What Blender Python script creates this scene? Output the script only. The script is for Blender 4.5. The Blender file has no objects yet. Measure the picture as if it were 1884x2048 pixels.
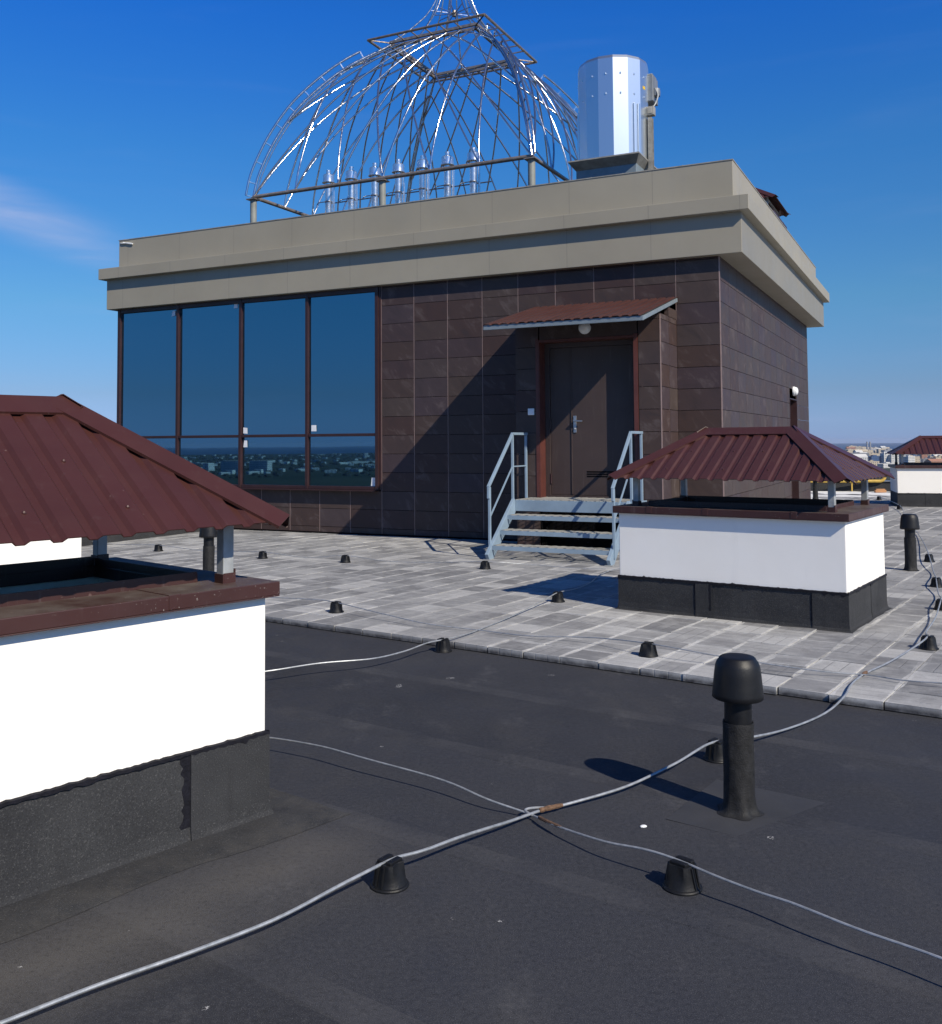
import bpy, bmesh, math, random
from math import sin, cos, pi, radians, sqrt
from mathutils import Vector, Matrix

random.seed(11)
scene = bpy.context.scene
COL = scene.collection

# ------------------------------------------------------------------ frames
YB, Y2, Y1, Y4, Y3 = 0.455586, 0.612554, 0.735652, 0.295, 0.72   # headings of the building and of the four vent boxes


def W(yaw, u, v, z=0.0):
    return Vector((u * cos(yaw) + v * sin(yaw), -u * sin(yaw) + v * cos(yaw), z))


# ------------------------------------------------------------------ materials
class Mat:
    def __init__(s, name):
        s.m = bpy.data.materials.new(name)
        s.m.use_nodes = True
        s.t = s.m.node_tree
        s.b = s.t.nodes['Principled BSDF']
        s._co = None

    def n(s, typ, **kw):
        nd = s.t.nodes.new(typ)
        for k, v in kw.items():
            setattr(nd, k, v)
        return nd

    def put(s, sock, val):
        if isinstance(val, bpy.types.NodeSocket):
            s.t.links.new(val, sock)
        elif val is not None:
            if isinstance(val, tuple) and len(val) == 3 and sock.type == 'RGBA':
                val = (*val, 1)
            sock.default_value = val

    def co(s):
        if s._co is None:
            s._co = s.n('ShaderNodeTexCoord').outputs['Object']
        return s._co

    def map(s, rz=0.0, scale=(1, 1, 1), loc=(0, 0, 0), vec=None):
        m = s.n('ShaderNodeMapping')
        s.put(m.inputs['Vector'], vec or s.co())
        m.inputs['Rotation'].default_value = (0, 0, rz) if not isinstance(rz, tuple) else rz
        m.inputs['Scale'].default_value = scale
        m.inputs['Location'].default_value = loc
        return m.outputs[0]

    def noise(s, scale, detail=4, rough=.55, vec=None, dist=0.0):
        x = s.n('ShaderNodeTexNoise')
        s.put(x.inputs['Vector'], vec or s.co())
        x.inputs['Scale'].default_value = scale
        x.inputs['Detail'].default_value = detail
        x.inputs['Roughness'].default_value = rough
        x.inputs['Distortion'].default_value = dist
        return x.outputs[0]

    def ramp(s, fac, a, b, ca=0.0, cb=1.0):
        x = s.n('ShaderNodeMapRange')
        s.put(x.inputs[0], fac)
        x.inputs[1].default_value = a
        x.inputs[2].default_value = b
        x.inputs[3].default_value = ca
        x.inputs[4].default_value = cb
        return x.outputs[0]

    def mix(s, fac, a, b, mode='MIX'):
        x = s.n('ShaderNodeMix', data_type='RGBA', blend_type=mode)
        s.put(x.inputs[0], fac)
        s.put(x.inputs[6], a)
        s.put(x.inputs[7], b)
        return x.outputs[2]

    def math(s, op, a, b=0.0, c=None):
        x = s.n('ShaderNodeMath', operation=op)
        s.put(x.inputs[0], a)
        s.put(x.inputs[1], b)
        if c is not None:
            s.put(x.inputs[2], c)
        return x.outputs[0]

    def xyz(s, vec=None):
        x = s.n('ShaderNodeSeparateXYZ')
        s.put(x.inputs[0], vec or s.co())
        return x.outputs

    def attr(s, name):
        x = s.n('ShaderNodeAttribute')
        x.attribute_name = name
        return x.outputs['Fac']

    def bump(s, h, strength=.3, dist=.01):
        x = s.n('ShaderNodeBump')
        x.inputs['Strength'].default_value = strength
        x.inputs['Distance'].default_value = dist
        s.put(x.inputs['Height'], h)
        s.put(s.b.inputs['Normal'], x.outputs[0])

    def out(s, col=None, rough=None, metal=None, spec=None):
        s.put(s.b.inputs['Base Color'], col)
        s.put(s.b.inputs['Roughness'], rough)
        s.put(s.b.inputs['Metallic'], metal)
        s.put(s.b.inputs['Specular IOR Level'], spec)
        return s.m


def simple(name, col, rough=.6, metal=0.0, var=.15, nscale=6.0, bump=0.0, bscale=60.0, spec=.5):
    m = Mat(name)
    f = m.ramp(m.noise(nscale, 5), .3, .7)
    a = tuple(c * (1 - var) for c in col)
    b = tuple(min(1, c * (1 + var)) for c in col)
    if bump:
        m.bump(m.noise(bscale, 3), bump, .004)
    r = m.ramp(m.noise(nscale * 2.3, 3), .3, .7, max(.02, rough - .07), min(1, rough + .07))
    return m.out(m.mix(f, a, b), r, metal, spec)


MT = {}


def mk_bitumen(name, dusty):
    m = Mat(name)
    loc = m.map(Y2)
    X, Y, Z = m.xyz(loc)
    big = m.ramp(m.noise(.7, 5, .6), .3, .72)
    c = m.mix(big, (.0105, .0118, .0162), (.027, .029, .0365))
    mot = m.ramp(m.noise(.28, 4, .6), .35, .68)
    c = m.mix(m.math('MULTIPLY', mot, .45), c, (.044, .0465, .056))
    cell = m.math('FLOOR', m.math('DIVIDE', m.math('ADD', Y, m.math('MULTIPLY', m.noise(.35, 2), .08)), .98))
    wn = m.n('ShaderNodeTexWhiteNoise', noise_dimensions='1D')
    m.put(wn.inputs['W'], cell)
    c = m.mix(m.ramp(wn.outputs[0], 0, 1, 0, .7), c, (.037, .0392, .0475))
    fy = m.math('FRACT', m.math('DIVIDE', m.math('ADD', Y, m.math('MULTIPLY', m.noise(.35, 2), .08)), .98))
    seam = m.math('LESS_THAN', fy, .012)
    c = m.mix(m.math('MULTIPLY', seam, .45), c, (.016, .017, .02))
    lap = m.math('MULTIPLY', m.math('LESS_THAN', fy, .13), m.ramp(m.noise(2.5, 4), .35, .6))
    c = m.mix(m.math('MULTIPLY', lap, .45), c, (.062, .063, .069))
    dust = m.ramp(m.noise(1.6, 6, .65, m.map(0, (1, .35, 1))), .52, .8)
    c = m.mix(m.math('MULTIPLY', dust, .34), c, (.075, .07, .064))
    if dusty:                                  # grey silt washed up along the foot of the nearest vent box
        L = m.xyz(m.map(Y1))
        dx = m.ramp(m.math('ABSOLUTE', m.math('SUBTRACT', L[0], -2.86)), 0, .42, 1, 0)
        dy = m.ramp(L[1], 2.4, 2.7, 1, 0)
        p = m.math('MULTIPLY', m.math('MULTIPLY', dx, dy), m.ramp(m.noise(2.2, 5), .25, .7, .35, 1))
        c = m.mix(m.math('MULTIPLY', p, .6), c, (.105, .097, .086))
    md = m.noise(55, 4, .75)
    c = m.mix(m.ramp(md, .5, .72, 0, .4), c, (.075, .076, .082))
    c = m.mix(m.ramp(md, .47, .3, 0, .6), c, (.011, .0115, .0135))
    scuff = m.math('MULTIPLY', m.ramp(m.noise(3.3, 6, .7, m.map((0, 0, .5), (1, .45, 1))), .56, .74), m.ramp(m.noise(26, 4, .7), .4, .62))
    c = m.mix(m.math('MULTIPLY', scuff, .5), c, (.12, .12, .125))
    g = m.noise(300, 2, .6)
    c = m.mix(m.ramp(g, .56, .74, 0, .6), c, (.15, .15, .16))
    c = m.mix(m.ramp(g, .44, .3, 0, .55), c, (.008, .008, .01))
    spl = m.math('MULTIPLY', m.math('GREATER_THAN', m.noise(5, 2), .735), m.math('GREATER_THAN', m.noise(110, 4, .7), .54))
    c = m.mix(spl, c, (.33, .33, .33))
    h = m.math('ADD', m.math('MULTIPLY', g, .5), m.math('ADD', m.math('MULTIPLY', m.noise(5, 4), 1.2), m.math('MULTIPLY', lap, 0.8)))
    m.bump(h, .35, .006)
    return m.out(c, m.ramp(m.noise(3, 4), .3, .7, .66, .9), 0, .3)


def mk_felt():
    m = Mat('mineral_felt')
    big = m.ramp(m.noise(2.2, 6, .65), .3, .7)
    c = m.mix(big, (.021, .022, .025), (.040, .0415, .045))
    g = m.noise(190, 3, .7)
    c = m.mix(m.ramp(g, .58, .76, 0, .7), c, (.17, .17, .17))
    c = m.mix(m.ramp(g, .46, .33, 0, .6), c, (.01, .01, .012))
    streak = m.noise(7, 4, .6, m.map(0, (1, 1, .12)))
    c = m.mix(m.ramp(streak, .55, .75, 0, .5), c, (.016, .016, .018))
    dz = m.math('MULTIPLY', m.ramp(m.xyz()[2], .012, .004), m.ramp(m.noise(6, 5, .7), .35, .6))
    c = m.mix(m.math('MULTIPLY', dz, .28), c, (.105, .098, .088))
    m.bump(m.math('ADD', g, m.math('MULTIPLY', m.noise(9, 4), 2)), .5, .006)
    return m.out(c, .85, 0, .3)


def mk_paver():
    m = Mat('concrete_paver')
    r = m.attr('rnd')
    X, Y, Z = m.xyz()
    off = m.n('ShaderNodeCombineXYZ')
    for i, k in enumerate((41.0, 23.0, 67.0)):
        m.put(off.inputs[i], m.math('MULTIPLY', r, k))
    va = m.n('ShaderNodeVectorMath', operation='ADD')
    m.put(va.inputs[0], m.co())
    m.put(va.inputs[1], off.outputs[0])
    own = va.outputs[0]                          # every slab gets its own stains
    n1 = m.ramp(m.noise(.5, 6, .7), .32, .7)
    base = m.mix(n1, (.205, .208, .215), (.375, .376, .373))
    base = m.mix(m.ramp(r, .0, 1, 0, .75), base, (.215, .218, .226))
    f2 = m.math('FRACT', m.math('MULTIPLY', r, 13.7))
    base = m.mix(m.ramp(f2, .72, .8, 0, .62), base, (.13, .132, .14))
    base = m.mix(m.ramp(f2, .22, .16, 0, .5), base, (.54, .54, .53))
    st = m.ramp(m.noise(4.5, 6, .7, own), .45, .68)
    base = m.mix(m.math('MULTIPLY', st, .38), base, (.55, .55, .54))
    grime = m.ramp(m.noise(3.4, 7, .72, own), .5, .66)
    base = m.mix(m.math('MULTIPLY', grime, .42), base, (.145, .145, .15))
    # cast grooves, three to a slab, running one way or the other
    gx = m.math('ABSOLUTE', m.math('SUBTRACT', m.math('FRACT', m.math('DIVIDE', m.math('ADD', X, 29.5 - .05 + .1475), .09833)), .5))
    gy = m.math('ABSOLUTE', m.math('SUBTRACT', m.math('FRACT', m.math('DIVIDE', m.math('ADD', Y, 29.5 - 5.78), .09833)), .5))
    d = m.math('GREATER_THAN', m.math('FRACT', m.math('MULTIPLY', r, 5.3)), .42)
    g = m.math('ADD', m.math('MULTIPLY', gx, d), m.math('MULTIPLY', gy, m.math('SUBTRACT', 1.0, d)))
    gl = m.ramp(g, .455, .495, 0, 1)
    wear = m.ramp(m.noise(.9, 4), .38, .62, .12, .85)
    base = m.mix(m.math('MULTIPLY', gl, wear), base, (.085, .085, .09))
    # lime bloom creeping in from the joints
    ex = m.math('ABSOLUTE', m.math('SUBTRACT', m.math('FRACT', m.math('DIVIDE', m.math('ADD', X, 29.5 - .05 + .1475), .295)), .5))
    ey = m.math('ABSOLUTE', m.math('SUBTRACT', m.math('FRACT', m.math('DIVIDE', m.math('ADD', Y, 29.5 - 5.78), .295)), .5))
    bw = m.ramp(m.noise(2.4, 4, .6), .3, .75, .49, .36)
    edge = m.math('MAXIMUM', m.math('GREATER_THAN', ex, bw), m.math('MULTIPLY', m.math('GREATER_THAN', ey, m.math('ADD', bw, .015)), .7))
    zone = m.ramp(m.noise(.45, 3, .5), .36, .56)
    base = m.mix(m.math('MULTIPLY', m.math('MULTIPLY', edge, zone), m.ramp(m.noise(9, 4, .6), .35, .65, .25, .9)), base, (.60, .60, .585))
    f = m.noise(130, 3, .7)
    base = m.mix(m.ramp(f, .6, .36, 0, .28), base, (.13, .13, .13))
    low_dark = m.math('MULTIPLY', m.ramp(Z, .040, .018), m.ramp(m.noise(14, 4, .6), .3, .6, .5, 1))   # slab sides darker towards the bottom, unevenly
    base = m.mix(low_dark, base, (.05, .05, .055))
    m.bump(m.math('ADD', m.math('MULTIPLY', gl, -1.2), m.math('MULTIPLY', f, .6)), .45, .004)
    return m.out(base, .85, 0, .3)


def mk_joint():
    m = Mat('paving_bed')
    c = m.mix(m.ramp(m.noise(.8, 5, .6), .40, .52), (.07, .07, .075), (.72, .72, .70))
    return m.out(c, .9, 0, .2)


def mk_tile():
    m = Mat('stoneware_tile')
    r = m.attr('rnd')
    c = m.mix(m.ramp(r, 0, 1), (.054, .0335, .031), (.064, .048, .043))
    c = m.mix(m.ramp(m.math('FRACT', m.math('MULTIPLY', r, 9.1)), .6, 1, 0, .6), c, (.053, .041, .054))
    off = m.n('ShaderNodeCombineXYZ')
    for i, k in enumerate((17.0, 31.0, 53.0)):
        m.put(off.inputs[i], m.math('MULTIPLY', r, k))
    v = m.n('ShaderNodeVectorMath', operation='ADD')
    m.put(v.inputs[0], m.map(0, (2.9, 1.6, 1.0), vec=m.map((.7, .78, 0))))
    m.put(v.inputs[1], off.outputs[0])
    cl = m.noise(2.2, 7, .68, v.outputs[0], .6)
    c = m.mix(m.ramp(cl, .54, .75, 0, .55), c, (.155, .13, .128))
    c = m.mix(m.ramp(cl, .48, .3, 0, .5), c, (.034, .028, .029))
    m.bump(m.math('ADD', cl, m.math('MULTIPLY', m.noise(60, 3), .25)), .12, .004)
    return m.out(c, m.ramp(cl, .3, .7, .45, .6), 0, .28)


def mk_panel():
    m = Mat('beige_metal_panel')
    X, Y, Z = m.xyz()
    c = m.mix(m.ramp(m.noise(.8, 5, .6), .3, .7), (.288, .265, .208), (.33, .304, .241))
    j = None
    for ax in (X, Y):
        f = m.math('ABSOLUTE', m.math('SUBTRACT', m.math('FRACT', m.math('DIVIDE', m.math('ADD', ax, 50.37), 1.235)), .5))
        l = m.math('LESS_THAN', f, .0035)
        j = l if j is None else m.math('MAXIMUM', j, l)
    geo = m.n('ShaderNodeNewGeometry')
    fl = m.ramp(m.math('ABSOLUTE', m.xyz(geo.outputs['True Normal'])[2]), .4, .5, 1, 0)
    j = m.math('MULTIPLY', j, fl)
    c = m.mix(m.math('MULTIPLY', j, .55), c, (.16, .155, .14))
    st = m.noise(3.0, 4, .6, m.map(0, (1, 1, .08)))
    c = m.mix(m.ramp(st, .55, .8, 0, .35), c, (.28, .27, .235))
    m.bump(m.math('ADD', m.math('MULTIPLY', j, -1), m.math('MULTIPLY', m.noise(1.1, 2), 1.2)), .25, .006)
    return m.out(c, m.ramp(m.noise(2, 3), .3, .7, .42, .55), 0, .45)


def mk_plaster():
    m = Mat('white_plaster')
    c = m.mix(m.ramp(m.noise(1.4, 6, .6), .35, .7), (.87, .85, .80), (.90, .885, .845))
    st = m.noise(6, 5, .6, m.map(0, (1, 1, .1)))
    c = m.mix(m.ramp(st, .6, .8, 0, .22), c, (.62, .6, .56))
    m.bump(m.math('ADD', m.noise(140, 4, .7), m.math('MULTIPLY', m.noise(7, 4), 1.6)), .25, .004)
    return m.out(c, .9, 0, .2)


def mk_brown(name, col, rough, dirt):
    m = Mat(name)
    a = tuple(c * .88 for c in col)
    b = tuple(c * 1.12 for c in col)
    c = m.mix(m.ramp(m.noise(2.0, 5, .6), .3, .7), a, b)
    geo = m.n('ShaderNodeNewGeometry')
    up = m.ramp(m.xyz(geo.outputs['True Normal'])[2], .9, .99)
    du = m.math('MULTIPLY', up, m.ramp(m.noise(3.5, 6, .7), .3, .65))
    c = m.mix(m.math('MULTIPLY', du, dirt), c, (.125, .11, .1))
    sp = m.math('MULTIPLY', m.math('GREATER_THAN', m.noise(110, 2, .5), .705), m.ramp(m.noise(2.7, 3), .36, .56))
    c = m.mix(m.math('MULTIPLY', sp, min(1, dirt * .8) if dirt > .6 else 0.0), c, (.30, .27, .25))
    drip = m.noise(30, 3, .6, m.map(0, (1, 1, .06)))
    c = m.mix(m.math('MULTIPLY', m.ramp(drip, .6, .75), dirt * .35), c, (.2, .17, .16))
    scr = m.math('GREATER_THAN', m.noise(38, 2, .4), .77)
    c = m.mix(m.math('MULTIPLY', scr, .35), c, (.22, .15, .14))
    m.bump(m.math('ADD', m.noise(2.2, 3), m.math('MULTIPLY', m.noise(240, 2), .06)), .1, .01)
    r = m.math('ADD', m.ramp(m.noise(6, 4), .3, .7, rough - .06, rough + .08), m.math('MULTIPLY', du, .3))
    return m.out(c, r, 0, .5)


def mk_glass():
    m = Mat('mirror_glass')
    w = m.math('ADD', m.noise(.55, 2, .5), m.math('MULTIPLY', m.noise(2.4, 2), .12))
    m.bump(w, .06, .012)
    return m.out((.125, .275, .385), .012, 1.0, .5)


def mk_metal(name, col, rough, var=.2, scale=8, wave=.05):
    m = Mat(name)
    f = m.ramp(m.noise(scale, 5, .6), .3, .7)
    c = m.mix(f, tuple(x * (1 - var) for x in col), col)
    m.bump(m.noise(3.0, 2), wave, .01) if wave else None
    return m.out(c, m.ramp(m.noise(scale * 2, 3), .3, .7, max(.03, rough - .06), rough + .08) if wave else rough, 1.0, .5)


def mk_cable():
    m = Mat('galvanized_wire')
    c = m.mix(m.ramp(m.noise(30, 4), .3, .7), (.22, .24, .26), (.40, .42, .45))
    m.b.inputs['Metallic'].default_value = .35
    m.bump(m.noise(160, 3), .2, .002)
    return m.out(c, .42, .35, .5)


def mk_land():
    m = Mat('fields_and_gardens')
    a = m.noise(.004, 8, .65)
    c = m.mix(m.ramp(a, .35, .65), (.018, .026, .016), (.048, .05, .032))
    c = m.mix(m.ramp(m.noise(.02, 6, .7), .55, .7), c, (.02, .033, .018))
    c = m.mix(m.ramp(m.noise(.0016, 4), .55, .7, 0, .6), c, (.075, .068, .05))
    return m.out(c, .95, 0, .1)


def mk_sea():
    m = Mat('sea_water')
    m.bump(m.noise(.05, 5, .6), .5, 1.2)
    c = m.mix(m.ramp(m.noise(.0009, 4), .35, .65), (.010, .035, .085), (.016, .048, .11))
    return m.out(c, .5, 0, .12)


def mk_facade(name, wall, pane, pitch=3.0):
    m = Mat(name)
    X, Y, Z = m.xyz()
    h = m.math('ADD', X, Y)
    fx = m.math('FRACT', m.math('DIVIDE', m.math('ADD', h, 300.4), pitch))
    fz = m.math('FRACT', m.math('DIVIDE', m.math('ADD', Z, 300.0), 3.0))
    w = m.math('MULTIPLY', m.math('LESS_THAN', m.math('ABSOLUTE', m.math('SUBTRACT', fx, .5)), .24),
               m.math('LESS_THAN', m.math('ABSOLUTE', m.math('SUBTRACT', fz, .5)), .25))
    geo = m.n('ShaderNodeNewGeometry')
    side = m.ramp(m.math('ABSOLUTE', m.xyz(geo.outputs['True Normal'])[2]), .4, .5, 1, 0)
    w = m.math('MULTIPLY', w, side)
    c = m.mix(m.ramp(m.noise(.08, 4), .3, .7), tuple(x * .85 for x in wall), wall)
    return m.out(m.mix(w, c, pane), m.math('SUBTRACT', .9, m.math('MULTIPLY', w, .6)), 0, .3)


MT['bitumen'] = mk_bitumen('bitumen_membrane', True)
MT['felt'] = mk_felt()
MT['sleeve'] = simple('torched_felt_sleeve', (.0135, .0138, .015), .7, 0, .45, 45, .6, 170, .35)
MT['patch'] = simple('bitumen_patch', (.032, .0335, .039), .75, 0, .2, 3, .3, 300)
MT['paver'] = mk_paver()
MT['joint'] = mk_joint()
MT['tile'] = mk_tile()
MT['panel'] = mk_panel()
MT['plaster'] = mk_plaster()
MT['roofbrown'] = mk_brown('brown_roof_sheet', (.056, .0195, .0165), .38, .12)
MT['capbrown'] = mk_brown('brown_flashing', (.047, .0185, .0165), .42, .75)
MT['framebrown'] = simple('brown_window_profile', (.034, .0145, .0145), .42)
MT['reveal'] = simple('brown_reveal_sheet', (.095, .030, .024), .45)
MT['door'] = mk_brown('dark_door_paint', (.050, .034, .031), .55, .5)
MT['glass'] = mk_glass()
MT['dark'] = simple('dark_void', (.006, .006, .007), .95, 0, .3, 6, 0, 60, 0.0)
MT['rail'] = simple('pink_grey_rail', (.27, .195, .18), .5, 0)
MT['zinc'] = mk_metal('zinc_plated_steel', (.50, .52, .54), .45)
MT['post'] = simple('galvanized_post', (.36, .38, .39), .5, .35, .2, 14)
MT['steel'] = simple('polished_stainless', (.60, .61, .635), .15, .94, .08, 8)
MT['oldsteel'] = simple('weathered_stainless', (.30, .255, .215), .42, .6, .3, 14)
MT['flue'] = simple('bright_flue_steel', (.76, .78, .80), .22, .9, .1, 5)
MT['fansheet'] = Mat('galvanized_fan_sheet').out((.70, .75, .78), .33, .93)
MT['curb'] = simple('grey_blue_curb', (.20, .25, .28), .55, .2)
MT['flange'] = simple('weathered_flange', (.30, .29, .26), .55, .2, .25, 9)
MT['fanbox'] = simple('grey_motor_box', (.22, .24, .26), .5, .4)
MT['greypost'] = simple('grey_painted_post', (.22, .235, .22), .5)
MT['bluepaint'] = simple('light_blue_paint', (.22, .30, .385), .42, 0, .1, 5, .1, 40)
MT['fascia'] = simple('grey_zinc_fascia', (.20, .245, .28), .5, .2, .12, 7)
MT['grating'] = simple('expanded_mesh', (.42, .40, .35), .55, .3)
MT['blackplastic'] = simple('black_plastic', (.0055, .006, .0075), .55, 0, .35, 14, .2, 120, .35)
MT['blackcap'] = simple('black_vent_plastic', (.0055, .006, .0078), .5, 0, .25, 7, .12, 130, .4)
MT['wire'] = mk_cable()
MT['rust'] = simple('rusty_weld', (.13, .075, .045), .9, .1, .5, 90, .4, 200)
MT['tar'] = simple('tar_mastic', (.008, .008, .0125), .6, 0, .4, 30, .6, 90, .25)
MT['white'] = simple('white_lamp_plastic', (.78, .8, .8), .35)
MT['paper'] = simple('white_sticker', (.75, .77, .8), .6, 0, .08, 30)
MT['yellow'] = simple('yellow_gas_paint', (.50, .33, .06), .5, 0, .15, 9)
MT['screw'] = simple('screw_head', (.66, .66, .66), .4, .4)
MT['concrete'] = simple('grey_concrete', (.27, .27, .27), .9, 0, .2, 3, .3, 40)
MT['plywood'] = simple('orange_timber', (.40, .2, .09), .8)
MT['land'] = mk_land()
MT['sea'] = mk_sea()
MT['sealabel'] = simple('yellow_warning_label', (.65, .42, .03), .5)

# ------------------------------------------------------------------ mesh builder
class MB:
    def __init__(s, o=(0, 0, 0)):
        s.bm = bmesh.new()
        s.o = Vector(o)
        s.lay = s.bm.faces.layers.float.new('rnd')

    def vert(s, p):
        return s.bm.verts.new(Vector(p) - s.o)

    def face(s, pts, rnd=0.0):
        try:
            f = s.bm.faces.new([s.vert(p) for p in pts])
            f[s.lay] = rnd
            return f
        except ValueError:
            return None

    def box(s, x0, x1, y0, y1, z0, z1, rnd=0.0, skip=''):
        P = [Vector((x, y, z)) - s.o for z in (z0, z1) for y in (y0, y1) for x in (x0, x1)]
        V = [s.bm.verts.new(p) for p in P]
        for key, idx in (('b', (0, 2, 3, 1)), ('t', (4, 5, 7, 6)), ('f', (0, 1, 5, 4)), ('k', (2, 6, 7, 3)), ('l', (0, 4, 6, 2)), ('r', (1, 3, 7, 5))):
            if key not in skip:
                s.bm.faces.new([V[i] for i in idx])[s.lay] = rnd
        return V

    def bar(s, a, b, w, h=None, up=(0, 0, 1), rnd=0.0):
        a, b = Vector(a), Vector(b)
        h = h or w
        d = (b - a).normalized()
        up = Vector(up)
        if abs(d.dot(up)) > .98:
            up = Vector((1, 0, 0))
        r = d.cross(up).normalized()
        t = r.cross(d)
        ring = []
        for q in (a, b):
            ring.append([s.vert(q + r * (sx * w / 2) + t * (sz * h / 2)) for sx, sz in ((-1, -1), (1, -1), (1, 1), (-1, 1))])
        A, B = ring
        for i in range(4):
            s.bm.faces.new((A[i], A[(i + 1) % 4], B[(i + 1) % 4], B[i]))[s.lay] = rnd
        s.bm.faces.new(A[::-1])[s.lay] = rnd
        s.bm.faces.new(B)[s.lay] = rnd

    def tube(s, pts, r, n=8, closed=False, cap=True):
        pts = [Vector(p) for p in pts]
        N = len(pts)
        tan = []
        for i in range(N):
            if closed:
                t = pts[(i + 1) % N] - pts[i - 1]
            else:
                t = pts[min(i + 1, N - 1)] - pts[max(i - 1, 0)]
            tan.append(t.normalized() if t.length > 1e-9 else Vector((0, 0, 1)))
        ref = Vector((0, 0, 1)) if abs(tan[0].z) < .9 else Vector((1, 0, 0))
        nrm = tan[0].cross(ref).normalized()
        rings = []
        for i in range(N):
            nrm = (nrm - tan[i] * nrm.dot(tan[i]))
            nrm = nrm.normalized() if nrm.length > 1e-6 else tan[i].orthogonal().normalized()
            bi = tan[i].cross(nrm)
            rr = r[i] if isinstance(r, (list, tuple)) else r
            rings.append([s.vert(pts[i] + (nrm * cos(2 * pi * k / n) + bi * sin(2 * pi * k / n)) * rr) for k in range(n)])
        for i in range(N if closed else N - 1):
            A, B = rings[i], rings[(i + 1) % N]
            for k in range(n):
                s.bm.faces.new((A[k], A[(k + 1) % n], B[(k + 1) % n], B[k]))
        if cap and not closed:
            s.bm.faces.new(rings[0][::-1])
            s.bm.faces.new(rings[-1])

    def lathe(s, prof, n=24, c=(0, 0, 0), fn=None, rot=0.0):
        c = Vector(c)
        rings = []
        for r, z in prof:
            if r < 1e-6:
                rings.append([s.vert(c + Vector((0, 0, z)))])
            else:
                ring = []
                for k in range(n):
                    a = 2 * pi * k / n + rot
                    rr = r * (fn(a, z) if fn else 1)
                    ring.append(s.vert(c + Vector((rr * cos(a), rr * sin(a), z))))
                rings.append(ring)
        for A, B in zip(rings, rings[1:]):
            for k in range(n):
                k2 = (k + 1) % n
                q = ([A[0]] if len(A) == 1 else [A[k], A[k2]]) + ([B[0]] if len(B) == 1 else [B[k2], B[k]])
                if len(q) > 2:
                    try:
                        s.bm.faces.new(q)
                    except ValueError:
                        pass

    def build_each(s, name, mat, parent=None, **kw):
        """one object for every separate piece"""
        seen, out = set(), []
        for v0 in list(s.bm.verts):
            if v0 in seen:
                continue
            isl, st_ = [], [v0]
            seen.add(v0)
            while st_:
                v = st_.pop()
                isl.append(v)
                for e in v.link_edges:
                    w = e.other_vert(v)
                    if w not in seen:
                        seen.add(w)
                        st_.append(w)
            m2 = MB()
            idx = {v: m2.bm.verts.new(v.co) for v in isl}
            fs = {f for v in isl for f in v.link_faces}
            for f in fs:
                m2.bm.faces.new([idx[v] for v in f.verts])[m2.lay] = f[s.lay]
            out.append(m2.build(name, mat, parent, **kw))
        s.bm.free()
        return out

    def build(s, name, mat, parent=None, smooth=False, bevel=0.0, solid=0.0, loc=None, rz=None, angle=35, segs=2):
        bmesh.ops.remove_doubles(s.bm, verts=s.bm.verts, dist=1e-6) if smooth else None
        bmesh.ops.recalc_face_normals(s.bm, faces=s.bm.faces)
        me = bpy.data.meshes.new(name)
        s.bm.to_mesh(me)
        s.bm.free()
        me.materials.append(mat)
        if smooth:
            me.shade_smooth()
            me.set_sharp_from_angle(angle=radians(angle))
        o = bpy.data.objects.new(name, me)
        COL.objects.link(o)
        if parent is not None:
            o.parent = parent
        if loc is not None:
            o.location = loc
        if rz is not None:
            o.rotation_euler = (0, 0, rz)
        if solid:
            md = o.modifiers.new('solid', 'SOLIDIFY')
            md.thickness = solid
            md.offset = -1
        if bevel:
            md = o.modifiers.new('bevel', 'BEVEL')
            md.width = bevel
            md.segments = segs
            md.limit_method = 'ANGLE'
        return o


def tag(o, label=None, cat=None, group=None, kind=None):
    if label:
        o['label'] = label
    if cat:
        o['category'] = cat
    if group:
        o['group'] = group
    if kind:
        o['kind'] = kind
    return o


def thing(name, label, cat, loc, rz=0.0, group=None):
    o = bpy.data.objects.new(name, None)
    o.empty_display_size = .2
    COL.objects.link(o)
    o.location = loc
    o.rotation_euler = (0, 0, rz)
    return tag(o, label, cat, group)


def copy_tree(o, parent=None):
    c = o.copy()
    COL.objects.link(c)
    c.parent = parent
    for ch in list(o.children):
        copy_tree(ch, c)
    return c


def smooth_path(P, k=6):
    P = [Vector(p) for p in P]
    out = []
    for i in range(len(P) - 1):
        p0, p1, p2, p3 = P[max(i - 1, 0)], P[i], P[i + 1], P[min(i + 2, len(P) - 1)]
        for j in range(k):
            t = j / k
            out.append(.5 * ((2 * p1) + (p2 - p0) * t + (2 * p0 - 5 * p1 + 4 * p2 - p3) * t * t + (3 * p1 - p0 - 3 * p2 + p3) * t ** 3))
    out.append(P[-1])
    return out


# ------------------------------------------------------------------ camera, sun, sky
H = 1.5
F_PX, CY, PITCH, ROLL = 1941.54, 791.19, 0.0486273, -0.0070305
cp, sp = cos(PITCH), sin(PITCH)
Fv = Vector((0, cp, sp)); R0 = Vector((1, 0, 0)); U0 = Vector((0, -sp, cp))
Rv = R0 * cos(ROLL) + U0 * sin(ROLL)
Uv = U0 * cos(ROLL) - R0 * sin(ROLL)
cam = bpy.data.cameras.new('camera')
cam.sensor_fit = 'HORIZONTAL'
cam.sensor_width = 36
cam.lens = 36 * F_PX / 1884
cam.shift_y = -(1024 - CY) / 1884
cam.clip_start = .05
cam.clip_end = 60000
camo = bpy.data.objects.new('camera', cam)
COL.objects.link(camo)
camo.matrix_world = Matrix(((Rv.x, Uv.x, -Fv.x, 0), (Rv.y, Uv.y, -Fv.y, 0), (Rv.z, Uv.z, -Fv.z, H), (0, 0, 0, 1)))
scene.camera = camo

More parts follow.
